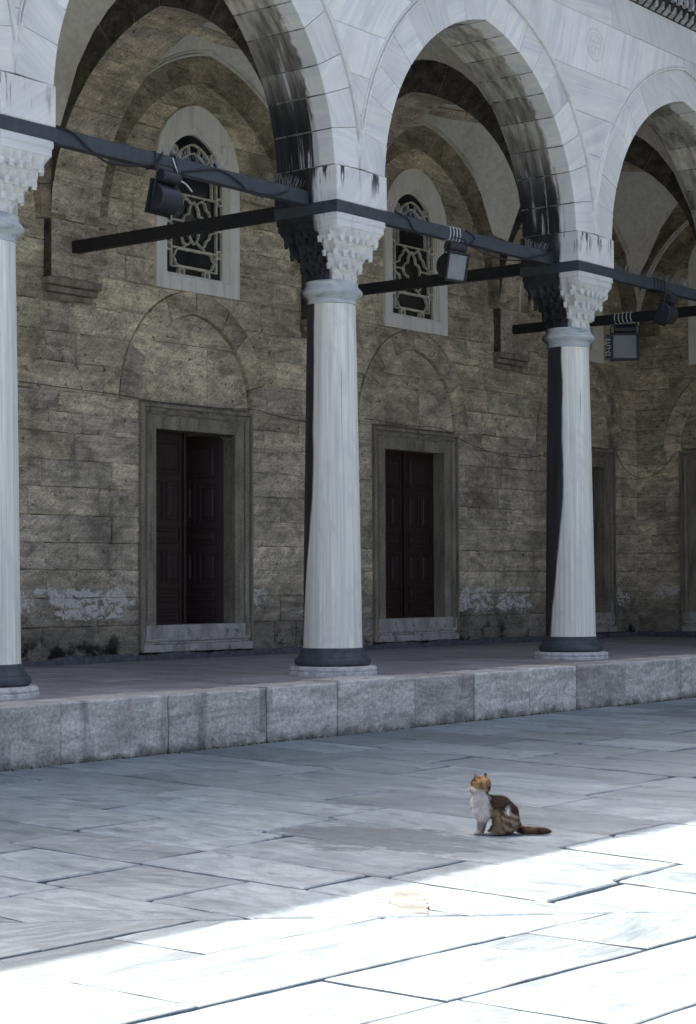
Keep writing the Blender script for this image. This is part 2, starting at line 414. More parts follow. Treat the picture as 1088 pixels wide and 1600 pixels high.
def lathe(prof, n=48):
    bm = bmesh.new()
    add_loft(bm, [[(r*math.cos(2*math.pi*i/n), r*math.sin(2*math.pi*i/n), z) for i in range(n)] for r, z in prof]); return bm
def add_tube(bm, pts, r, n=6):
    pts = [Vector(p) for p in pts]; rings = []
    up = None
    for i, p in enumerate(pts):
        d = (pts[min(i+1, len(pts)-1)] - pts[max(i-1, 0)]).normalized()
        if up is None: up = Vector((0, 0, 1)) if abs(d.z) < .9 else Vector((1, 0, 0))
        a = d.cross(up).normalized(); b = a.cross(d).normalized(); up = b
        rr = r[i] if isinstance(r, (list, tuple)) else r
        rings.append([p + rr*(math.cos(2*math.pi*k/n)*a + math.sin(2*math.pi*k/n)*b) for k in range(n)])
    add_loft(bm, rings)
def add_bar2(bm, pl, wdt, y0, y1, closed=False):
    """flat bar following a polyline in the x-z plane; y0 is the front"""
    n = len(pl); P = [Vector(p) for p in pl]; L, Q = [], []
    for i in range(n):
        a = P[(i-1) % n] if (closed or i > 0) else P[i]; b = P[(i+1) % n] if (closed or i < n-1) else P[i]
        d = (b-a); d.normalize(); nn = Vector((-d.y, d.x))
        L.append(P[i]+nn*wdt/2); Q.append(P[i]-nn*wdt/2)
    ins = wdt*.22
    rings = []
    for i in range(n):
        a, b = L[i], Q[i]; d = (b-a).normalized()*ins
        rings.append([(a.x, y1, a.y), (a.x, y0+ins, a.y), (a.x+d.x, y0, a.y+d.y), (b.x-d.x, y0, b.y-d.y), (b.x, y0+ins, b.y), (b.x, y1, b.y)])
    rs = [[bm.verts.new(p) for p in r] for r in rings]
    for i in range(n if closed else n-1):
        a, b = rs[i], rs[(i+1) % n]
        for k in range(5): bm.faces.new((a[k], a[k+1], b[k+1], b[k]))
    if not closed: bm.faces.new(rs[0]); bm.faces.new(rs[-1][::-1])

def roughen(poly, step, amp, rng):
    out = []; n = len(poly)
    for i in range(n):
        a = Vector(poly[i]); b = Vector(poly[(i+1) % n]); d = b-a; L = d.length
        k = max(1, int(L/step)); out.append((a.x+rng.uniform(-amp, amp), a.y+rng.uniform(-amp, amp)))
        nn = Vector((-d.y, d.x))/max(L, 1e-6)
        for j in range(1, k):
            q = a + d*(j+rng.uniform(-.25, .25))/k + nn*rng.uniform(-amp, amp); out.append((q.x, q.y))
    return out
def inset(poly, d):
    n = len(poly); P = [Vector(p) for p in poly]; out = []
    area = sum(P[i].x*P[(i+1) % n].y-P[(i+1) % n].x*P[i].y for i in range(n)); sg = 1 if area > 0 else -1
    for i in range(n):
        e1 = (P[i]-P[i-1]); e2 = (P[(i+1) % n]-P[i])
        n1 = Vector((-e1.y, e1.x)).normalized() if e1.length > 1e-7 else Vector((0, 0)); n2 = Vector((-e2.y, e2.x)).normalized() if e2.length > 1e-7 else Vector((0, 0))
        b = n1+n2
        if b.length < 1e-4: b = n1
        b.normalize(); k = max(.45, b.dot(n1)) or 1
        out.append(tuple(P[i]+b*sg*d/k))
    return out
def slab(poly, front, back, ch, to3, rng=None, tilt=0.0):
    """solid piece: 2-D outline, chamfered front face, sides and back; to3(u, v, depth) -> 3-D"""
    bm = bmesh.new(); inn = inset(poly, ch)
    t1 = rng.uniform(-tilt, tilt) if rng else 0; t2 = rng.uniform(-tilt, tilt) if rng else 0
    cx = sum(p[0] for p in poly)/len(poly); cy = sum(p[1] for p in poly)/len(poly)
    sg = 1 if back > front else -1
    f = lambda p, d: to3(p[0], p[1], d + t1*(p[0]-cx)+t2*(p[1]-cy))
    add_loft(bm, [[f(p, front) for p in inn], [f(p, front+sg*ch*.8) for p in poly], [f(p, back) for p in poly]])
    return bm
XZ = lambda u, v, d: (u, d, v)
XY = lambda u, v, d: (u, v, d)

def arc(a, c, z0, r_off=0.0):
    """pointed arch of half-span a, centres at -/+c : functions of its outline moved outwards by r_off"""
    r = a+c+r_off
    zc = z0+math.sqrt(max(r*r-c*c, 0))
    half = lambda z: max(0.0, math.sqrt(max(r*r-(z-z0)**2, 0))-c) if z > z0 else a+r_off
    tmax = math.acos(c/r)
    pt = lambda t: (-c+r*math.cos(t*tmax), z0+r*math.sin(t*tmax))      # t in 0..1, right half
    return r, zc, half, tmax, pt

def courses(x0, x1, zs, obstacles, lmin, lmax, rng, gap=.004, nsamp=5):
    """stone outlines filling x0..x1 in courses, cut along the curved outline of every obstacle (zb, zt, centre, half(z))"""
    out = []
    for z0, z1 in zip(zs, zs[1:]):
        ob = sorted([o for o in obstacles if o[0] < z1-1e-4 and o[1] > z0+1e-4], key=lambda o: o[2])
        zz = [z0+(z1-z0)*i/nsamp for i in range(nsamp+1)]
        for o in ob:
            for e in (o[0], o[1]):
                if z0+.01 < e < z1-.01: zz += [e-1e-3, e+1e-3] if o[3](e) > .05 else [e]
        zz = sorted(zz)
        hw = lambda o, z: o[3](z) if o[0] <= z <= o[1] else 0.0
        lefts = [[x0]*len(zz)] + [[o[2]+hw(o, z) for z in zz] for o in ob]
        rights = [[o[2]-hw(o, z) for z in zz] for o in ob] + [[x1]*len(zz)]
        for Lc, Rc in zip(lefts, rights):
            a, b = max(Lc), min(Rc)
            if min(r-l for l, r in zip(Lc, Rc)) < -1e-6 and max(r-l for l, r in zip(Lc, Rc)) < .03: continue
            cuts = []; x = a + rng.uniform(lmin*.6, lmax)
            while x < b-lmin*.55: cuts.append(x); x += rng.uniform(lmin, lmax)
            cols = [Lc]+[[c]*len(zz) for c in cuts]+[Rc]
            for A, B in zip(cols, cols[1:]):
                pts = [(l, z) for l, z in zip(A, zz)]; ptr = [(r, z) for r, z in zip(B, zz)]
                keep = [i for i in range(len(zz)) if ptr[i][0]-pts[i][0] > .012]
                if len(keep) < 2: continue
                keep = list(range(keep[0], keep[-1]+1))
                straight = lambda P: all(abs(P[i][0]-P[keep[0]][0]) < 1e-6 for i in keep)
                Lp = [pts[keep[0]], pts[keep[-1]]] if straight(pts) else [pts[i] for i in keep]
                Rp = [ptr[keep[0]], ptr[keep[-1]]] if straight(ptr) else [ptr[i] for i in keep]
                poly = Rp + Lp[::-1]
                if max(p[0] for p in poly)-min(p[0] for p in poly) < .04: continue
                cl = []
                for q in poly:
                    if not cl or math.hypot(q[0]-cl[-1][0], q[1]-cl[-1][1]) > .004: cl.append(q)
                if math.hypot(cl[0][0]-cl[-1][0], cl[0][1]-cl[-1][1]) < .004: cl.pop()
                if len(cl) > 2: out.append(inset(cl, gap))
    return out
def parea(p): return abs(sum(p[i][0]*p[(i+1) % len(p)][1]-p[(i+1) % len(p)][0]*p[i][1] for i in range(len(p))))/2
def cent(p): return (sum(q[0] for q in p)/len(p), sum(q[1] for q in p)/len(p))

# ------------------------------------------------------------------ ground and courtyard paving
bm = bmesh.new()
v = [bm.verts.new((x, y, GZ-.045)) for x, y in ((-400, -400), (400, -400), (400, 400), (-400, 400))]; bm.faces.new(v)
ground = struct(fin(bm, 'courtyard_ground', M['dirt']))
struct(ground)

rng = random.Random(11)
def clip_half(poly, f):
    out = []; n = len(poly)
    for i in range(n):
        a, b = poly[i], poly[(i+1) % n]; fa, fb = f(a), f(b)
        if fa >= 0: out.append(a)
        if (fa >= 0) != (fb >= 0):
            t = fa/(fa-fb); out.append((a[0]+(b[0]-a[0])*t, a[1]+(b[1]-a[1])*t))
    return out
mitre = lambda p: p[1]-(-11.908-1.0987*p[0])          # > 0: slabs laid towards the arcade
# joints running towards the arcade, x = c + k*y, read off the photograph, then continued either way
JA = [(-4.250, .1350), (-3.883, .0793), (-3.085, .0899), (-2.399, .1125), (-1.553, .1307), (-.752, .1408), (-.123, .1417), (.760, .1667), (1.516, .1708), (2.40, .185), (3.157, .20), (3.95, .205)]
x = -5.15; left = []
while x > -22: left.append((x, .10)); x -= rng.uniform(.6, .95)
right = []; x = 4.8
while x < 22: right.append((x, .205)); x += rng.uniform(.6, .95)
JA = left[::-1]+JA+right
KNOWN = {(-4.250, -3.883): [-5.71, -4.3], (-3.883, -3.085): [-6.32, -5.5, -4.57], (-3.085, -2.399): [-6.69, -5.43, -4.3, -2.6], (-2.399, -1.553): [-6.79, -5.42, -4.2, -2.3],
         (-1.553, -.752): [-7.76, -5.14, -3.56, -1.9], (-.752, -.123): [-6.92, -5.04, -3.2], (-.123, .760): [-6.89, -4.42, -2.15], (.760, 1.516): [-8.3, -5.83, -3.1]}
pieces = []
for (c0, k0), (c1, k1) in zip(JA, JA[1:]):
    ys = KNOWN.get((c0, c1))
    if ys is None:
        ys = []; y = -1.3-rng.uniform(.3, 1.8)
        while y > -24: ys.append(y); y -= rng.uniform(1.0, 2.2)
        ys = ys[::-1]
    else:
        lo = ys[0]-rng.uniform(1.0, 1.8)
        while lo > -24: ys = [lo]+ys; lo -= rng.uniform(1.0, 2.2)
    ys = [-24.5]+ys+[PF+.02]
    for y0, y1 in zip(ys, ys[1:]):
        sk = rng.uniform(-.03, .03)
        X0, X1 = (lambda y: c0+k0*y), (lambda y: c1+k1*y)
        p = [(X0(y0), y0-sk), (X1(y0), y0+sk), (X1(y1), y1+.0), (X0(y1), y1)]
        p = clip_half(p, mitre)
        p = clip_half(p, lambda q: 13.26-q[0])
        if len(p) > 2 and parea(p) > .03: pieces.append((p, 'pave_y'))
JB = [(-6.30, -.03), (-7.036, -.0398), (-7.720, -.0621), (-8.465, -.0760), (-9.058, -.0768), (-9.689, -.0655)]
c = -10.35; lower = []
while c > -24: lower.append((c, -.066)); c -= rng.uniform(.6, .8)
upper = []; c = -5.6
while c < 10: upper.append((c, -.03)); c += rng.uniform(.6, .85)
JB = upper[::-1]+JB+lower
KB = {(-7.036, -7.720): [-5.13], (-6.30, -7.036): [-5.48], (-7.720, -8.465): [-5.84, -7.6], (-8.465, -9.058): [-3.98, -4.33, -5.23, -7.0], (-9.058, -9.689): [-5.18, -3.2, -7.1]}
for (c0, k0), (c1, k1) in zip(JB, JB[1:]):
    xs = sorted(KB.get((c0, c1), []))
    lo = (xs[0] if xs else -6)-rng.uniform(1.2, 2.2)
    while lo > -22: xs = [lo]+xs; lo -= rng.uniform(1.2, 2.4)
    hi = xs[-1]+rng.uniform(1.4, 2.4)
    while hi < 13: xs.append(hi); hi += rng.uniform(1.2, 2.4)
    xs = [-22.5]+xs+[13.26]
    for xa, xb in zip(xs, xs[1:]):
        Yt, Yb = (lambda q: c0+k0*q), (lambda q: c1+k1*q)
        p = [(xa, Yb(xa)), (xb, Yb(xb)), (xb, Yt(xb)), (xa, Yt(xa))]
        p = clip_half(p, lambda q: -mitre(q))
        if len(p) > 2 and parea(p) > .03: pieces.append((p, 'pave_x'))
camxy = Vector((-10.668, -12.538)); fw = Vector((.782, .623))
def visible(p):
    best = False
    for q in p+[cent(p)]:
        d = Vector(q)-camxy; z = d.dot(fw); xx = d.x*.623-d.y*.782
        if z > 4.5 and abs(xx) < z*.20+.25: best = True
    return best
far = bmesh.new()
for p, mk in pieces:
    p = inset(p, rng.uniform(.011, .023) if mk == 'pave_y' else rng.uniform(.006, .010)); lvl = GZ+rng.uniform(-.002, .003)
    if visible(p):
        q = roughen(p, .13, .0075 if mk == 'pave_y' else .0055, rng)
        b_ = slab(q, lvl, GZ-.06, .009 if mk == 'pave_y' else .0045, XY, rng, .0022)
        fin(b_, 'paving_slab', M[mk], ground)
    else:
        b_ = slab(p, lvl, GZ-.05, .006, XY); me = bpy.data.meshes.new('t'); b_.to_mesh(me); b_.free(); far.from_mesh(me); bpy.data.meshes.remove(me)
o = fin(far, 'distant_paving', M['pave_y'], ground); o['kind'] = 'stuff'
# beige mortar repair in the sunny slab
pl = roughen([(-3.52, -7.06), (-3.40, -7.13), (-3.55, -7.33), (-3.72, -7.47), (-3.88, -7.58), (-3.90, -7.50), (-3.76, -7.28), (-3.66, -7.14)], .035, .012, rng)
fin(slab(pl, GZ+.0045, GZ-.02, .003, XY), 'mortar_patch', M['patch'], ground)

# moss and dirt along the foot of the kerb
bm = bmesh.new(); rm = random.Random(3)
for i in range(900):
    x = rm.uniform(-4, 13.2); n = mnoise.noise((x*1.3, 0, 0)); 
    if n < -.15 and rm.random() < .75: continue
    y = PF-abs(rm.gauss(0, .018)); s = rm.uniform(.006, .02); h = rm.uniform(.006, .022)
    b0 = [bm.verts.new((x+s*math.cos(k*1.257+x), y+s*.7*math.sin(k*1.257+x), GZ-.004)) for k in range(5)]
    tp = bm.verts.new((x, y, GZ+h))
    for k in range(5): bm.faces.new((b0[k], b0[(k+1) % 5], tp))
mo = fin(bm, 'moss', M['moss'], ground); mo['kind'] = 'stuff'

# ------------------------------------------------------------------ platform: core, kerb stones, floor slabs
bm = bmesh.new()
XR = 14.4+PF      # inner corner of the courtyard
for c_, s_ in (((2.0, (PF+.45+YW+.4)/2, (GZ-.06)/2-.03), (40, YW+.4-PF-.45, HP-.06)), ((16.2, -8, (GZ-.06)/2-.03), (XS+.4-XR-.45, 18, HP-.06))):
    add_box(bm, c_, s_)
platform = struct(fin(bm, 'platform', M['fillet']))
rk = random.Random(5)
kx = [-11.2, -9.9, -8.5, -7.4, -6.1, -4.9, -3.9, -2.6, -1.4, -.134, 1.147, 2.452, 3.487, 4.374, 4.755, 5.839, 6.906, 7.925, 9.041, 10.365, 11.5, 12.4, XR]
for i, (a, b) in enumerate(zip(kx, kx[1:])):
    fy = PF+rk.uniform(-.012, .010); top = rk.uniform(-.006, .006)
    if abs(a-3.487) < .01: fy -= .02; top = .018
    p = roughen([(a+.003, GZ-.08), (b-.003, GZ-.08), (b-.003, top), (a+.003, top)], .10, .0055, rk)
    fin(slab(p, fy, PF+.47, .014, XZ, rk, .006), 'kerb_stone', M['kerb'], platform)
y = PF
while y > -15:
    l = rk.uniform(.9, 1.4); p = roughen([(-y+.003, GZ-.08), (-y+l-.003, GZ-.08), (-y+l-.003, 0), (-y+.003, 0)], .3, .004, rk)
    fin(slab(p, XR, XR+.47, .012, lambda u, v, d: (d, -u, v), rk, .003), 'kerb_stone', M['kerb'], platform); y -= l
# floor slabs
yy = [PF+.475, .10, .95, 1.75, 2.6, 3.4, YW+.02]
for j, (y0, y1) in enumerate(zip(yy, yy[1:])):
    x = -6.2+rk.uniform(0, .9)
    while x < XS:
        l = rk.uniform(.9, 1.7); x1 = min(x+l, XS)
        if x1-x > .15:
            p = roughen([(x+.003, y0+.003), (x1-.003, y0+.003), (x1-.003, y1-.003), (x+.003, y1-.003)], .3, .003, rk)
            fin(slab(p, rk.uniform(-.004, .003), -.06, .005, XY, rk, .0015), 'floor_slab', M['floor'], platform)
        x += l
x = XR+.475
for j in range(5):
    x1 = x+ (XS-XR-.475)/5; y = PF+.47
    while y > -14:
        l = rk.uniform(1.1, 1.8)
        p = [(x+.003, y-l+.003), (x1-.003, y-l+.003), (x1-.003, y-.003), (x+.003, y-.003)]
        fin(slab(p, rk.uniform(-.003, .003), -.06, .005, XY), 'floor_slab', M['floor'], platform); y -= l
    x = x1

# ------------------------------------------------------------------ back wall (local x along the wall, y = YW its face)
A_T = (1.08, .15, 3.27)            # tympanum arch over a door: a, c, z0
WIN_O = (.79, .08, 6.38); WIN_I = (.60, .05, 6.275)
def arch_loop(a, c, z0, zb, n=10):
    """outline of an opening: jambs from zb, pointed head; counter-clockwise from bottom left... right side up, left side down"""
    r, zc, half, tm, pt = arc(a, c, z0)
    right = [(a, zb)]+[pt(i/n) for i in range(n+1)]; left = [(-x_, z_) for x_, z_ in right[::-1]][1:]
    return right+left
ZC = [.0, .45, .80, 1.14, 1.47, 1.80, 2.14, 2.47, 2.80, 3.05, 3.30, 3.66, 4.02, 4.38, 4.765, 5.10, 5.45, 5.80, 6.14, 6.48, 6.82, 7.16, 7.50, 7.9, 8.3]

def add_doorway(w, cx, right_open, label_extra=''):
    """moulded stone frame, sill, two panelled leaves; parts of the wall"""
    base = (cx, YW, 0)
    zt, zo, ho, hw = 3.26, 2.95, .75, 1.06
    # frame: nested square-cornered profiles stepping back from the outer edge to the opening
    def ring(h0, t0, h1, t1, y0, y1, y2, nm, par):
        bm = bmesh.new()
        L0 = [(-h0, .12), (-h0, t0), (h0, t0), (h0, .12)]; L1 = [(-h1, .44), (-h1, t1), (h1, t1), (h1, .44)]
        L1 = [(q[0], .12 if q[1] == .44 else q[1]) for q in L1]
        rows = [[(x_, .02, z_) for x_, z_ in L0], [(x_, y0, z_) for x_, z_ in L0], [(x_, y1, z_) for x_, z_ in L1], [(x_, y2, z_) for x_, z_ in L1]]
        rs = [[bm.verts.new(q) for q in r_] for r_ in rows]
        for a_, b_ in zip(rs, rs[1:]):
            for i in range(3): bm.faces.new((a_[i], a_[i+1], b_[i+1], b_[i]))
        return fin(bm, nm, M['doorstone'], par, base if par is w else (0, 0, 0))
    fr = ring(hw-.150, zt-.150, ho, zo, -.020, -.016, .62, 'door_frame', w)
    ring(hw, zt, hw-.045, zt-.045, -.065, -.075, .10, 'frame_moulding', fr)
    ring(hw-.045, zt-.045, hw-.085, zt-.085, -.035, -.050, .10, 'frame_moulding', fr)
    ring(hw-.085, zt-.085, hw-.125, zt-.125, -.055, -.030, .10, 'frame_moulding', fr)
    ring(hw-.125, zt-.125, hw-.150, zt-.150, -.012, -.012, .10, 'frame_moulding', fr)
    # sill: slab with stepped mouldings, in pale marble
    rs_ = random.Random(int(cx*10))
    bm = bmesh.new(); add_box(bm, (0, .17, .33), (2*ho+.42, .40, .22)); th = fin(bm, 'threshold', M['threshold'], w, base)
    for k, (z0, z1, yo, hw2) in enumerate(((.235, .275, -.065, ho+.235), (.20, .232, -.05, ho+.25), (.10, .197, -.085, ho+.275))):
        p = roughen([(-hw2, z0), (hw2, z0), (hw2, z1), (-hw2, z1)], .12, .004, rs_)
        fin(slab(p, yo, .1, .008, XZ), 'sill_moulding', M['threshold'], th)
    for sx in (-1, 1):
        bm = bevbox((sx*(ho+.245), -.012, .335), (.055, .075, .19), .006); fin(bm, 'sill_return', M['threshold'], th)
    # leaves
    lw = .75; zb, z1 = .445, 2.96
    pan = [(.10, .65, 2.44, 2.86), (.10, .335, 1.68, 2.33), (.415, .65, 1.68, 2.33), (.10, .65, 1.34, 1.58), (.10, .335, .78+.02+.0, 1.24), (.415, .65, .80, 1.24)]
    pan = [(.10, .65, 2.40, 2.84), (.10, .335, 1.80, 2.30), (.415, .65, 1.80, 2.30), (.10, .65, 1.50, 1.70), (.10, .335, .98, 1.40), (.415, .65, .98, 1.40), (.10, .65, .74, .90), (.10, .65, .50, .65)]
    for side in (-1, 1):
        bm = bevbox((-side*lw/2, .025, (zb+z1)/2), (lw-.006, .05, z1-zb), .004)
        leaf = fin(bm, 'door_leaf', M['wood'], w, (cx+side*ho, YW+.19, 0))
        if right_open and side == 1: leaf['label'] = 'right door leaf pushed open into the dark'
        ang = 0.0
        if right_open and side == 1: ang = -R(right_open)
        if side == -1: ang = R(2)
        leaf.rotation_euler = (0, 0, ang)
        for (a, b, c0, c1) in pan:
            bm = bmesh.new(); s = -side
            P = [(s*a, c0), (s*b, c0), (s*b, c1), (s*a, c1)]
            add_bar2(bm, P, .022, -.016, .004, True)
            I = inset(P, .045)
            b2 = slab(I, -.010, .004, .016, XZ); me = bpy.data.meshes.new('t'); b2.to_mesh(me); b2.free(); bm.from_mesh(me); bpy.data.meshes.remove(me)
            fin(bm, 'panel', M['wood'], leaf)
        if side == -1:
            bm = bmesh.new(); add_box(bm, (lw-.004, -.012, 1.7), (.05, .03, z1-zb-.02)); fin(bm, 'meeting_strip', M['wood'], leaf)
    # chamber behind the leaves, coloured dark in place of its deep shade
    bm = bmesh.new(); x0, x1, y0, y1, z0, z1 = -1.4, 1.4, .62, 3.2, .40, 3.2
    vs = [bm.verts.new((x_, y_, z_)) for x_, y_, z_ in ((x0, y0, z0), (x1, y0, z0), (x1, y1, z0), (x0, y1, z0), (x0, y0, z1), (x1, y0, z1), (x1, y1, z1), (x0, y1, z1))]
    for f in ((0, 1, 2, 3), (4, 7, 6, 5), (0, 3, 7, 4), (1, 5, 6, 2), (3, 2, 6, 7)): bm.faces.new([vs[i] for i in f])
    fin(bm, 'passage', M['soot'], w, base)
    # front return of the passage (keeps light out round the frame)
    bm = bmesh.new()
    for c_, s_ in (((-1.08, .60, 1.8), (.66, .03, 2.9)), ((1.08, .60, 1.8), (.66, .03, 2.9)), ((0, .60, 3.09), (1.5, .03, .28))): add_box(bm, c_, s_)
    fin(bm, 'passage_front', M['soot'], w, base)

def tracery_lines():
    L = []
    L.append((arch_loop(.43, .10, 6.22, 5.09, 8), .032, True))
    r, zc, half, tm, pt = arc(.345, .09, 6.20)
    rr = [pt(i/8) for i in range(9)]; L.append(([(.345, 6.05)]+rr+[(-x_, z_) for x_, z_ in rr[::-1]][1:]+[(-.345, 6.05)], .025, False))
    for t in (.25, .55, .85):                                     # studs between the two arches
        a = pt(t); rb = arc(.43, .10, 6.22)[4](t)
        for s in (-1, 1): L.append(([(s*a[0], a[1]), (s*rb[0], rb[1])], .026, False))
    L.append(([(-.43, 5.34), (.43, 5.34)], .030, False))
    L.append(([(-.43, 6.05), (.43, 6.05)], .026, False))
    # quatrefoil with pointed top and foot
    q = []; cz = 5.70
    for k in range(4):
        a0 = k*math.pi/2
        cxk, czk = .105*math.cos(a0), .155*math.sin(a0)
        if k in (1, 3):
            s = 1 if k == 1 else -1
            q += [(s*.10, czk*.62), (s*.085, czk+s*.03), (s*.045, czk+s*.085), (0, czk+s*.125), (-s*.045, czk+s*.085), (-s*.085, czk+s*.03), (-s*.10, czk*.62)]
        else:
            for i in range(7):
                b = a0-1.25+2.5*i/6; q.append((cxk+.105*math.cos(b), czk+.105*math.sin(b)))
    L.append(([(x_, cz+z_) for x_, z_ in q], .026, True))
    for s in (-1, 1):
        L.append(([(s*.215, cz), (s*.43, cz)], .028, False))
        for v in (-1, 1):
            pts = [(.05, .25), (.13, .305), (.20, .285), (.235, .21), (.29, .175), (.32, .10), (.40, .075), (.43, .06)]
            L.append(([(s*x_, cz+v*z_) for x_, z_ in pts], .026, False))
            L.append(([(s*.16, cz+v*.31), (s*.20, cz+v*.345)], .024, False))
    # cartouche in the bottom panel
    cart = [(-.40, 5.215), (-.365, 5.25), (-.345, 5.30), (-.30, 5.325), (.30, 5.325), (.345, 5.30), (.365, 5.25), (.40, 5.215), (.365, 5.18), (.345, 5.13), (.30, 5.105), (-.30, 5.105), (-.345, 5.13), (-.365, 5.18)]
    L.append((cart, .024, True))
    return L
def window_proto():
    t = None
    n = 10
    def ringmesh(A, za, B, zb, rows, nm, mat, t):
        La = arch_loop(*A, za, n); Lb = arch_loop(*B, zb, n)
        bm = bmesh.new(); rs = []
        for w_, y_ in rows:
            rs.append([bm.verts.new((a[0]*(1-w_)+b[0]*w_, y_, a[1]*(1-w_)+b[1]*w_)) for a, b in zip(La, Lb)])
        N = len(La)
        for a_, b_ in zip(rs, rs[1:]):
            for i in range(N): j = (i+1) % N; bm.faces.new((a_[i], a_[j], b_[j], b_[i]))
        return fin(bm, nm, mat, t)
    t = ringmesh(WIN_O, 4.765, WIN_I, 4.955, [(0, .05), (0, -.05), (.03, -.056), (.97, -.050), (1, -.044), (1, .0)], 'window', M['winstone'], None)
    I = WIN_I
    ringmesh((I[0], I[1], I[2]), 4.955, (I[0]-.055, I[1], I[2]), 5.0, [(0, -.03), (.18, -.03), (.20, -.01), (.48, -.01), (.5, .012), (.74, .012), (.76, .035), (1, .035), (1, .2)], 'frame_moulding', M['winstone'], t)
    bm = bmesh.new()
    for pl, wd, cl in tracery_lines(): add_bar2(bm, pl, wd*.82, .030, .075, cl)
    fin(bm, 'tracery', M['tracery'], t)
    ring_at = [(-.24, 5.035), (.24, 5.035)]+[(s*.487, z_) for s in (-1, 1) for z_ in (5.34, 5.70, 6.05)]+[(s*.37, 6.62) for s in (-1, 1)]
    me = None
    for (x_, z_) in ring_at:
        if me is None:
            bm = bmesh.new(); add_bar2(bm, [(.048*math.cos(k*math.pi/8), .048*math.sin(k*math.pi/8)) for k in range(16)], .026, .026, .085, True)
            o = fin(bm, 'ring', M['tracery'], t, (x_, 0, z_)); me = o.data
        else: mesh_obj('ring', me, None, t, (x_, 0, z_))
    bm = bmesh.new(); lp = arch_loop(.57, .05, 6.26, 4.98, n)
    b2 = slab(lp, .088, .105, .002, XZ); me2 = bpy.data.meshes.new('pane'); b2.to_mesh(me2); b2.free(); bm.free()
    mesh_obj('pane', me2, M['glass'], t)
    # dark space behind the pane
    bm = bmesh.new(); add_box(bm, (0, .5, 6.0), (1.3, .3, 2.3)); fin(bm, 'backing', M['mortar'], t)
    return t

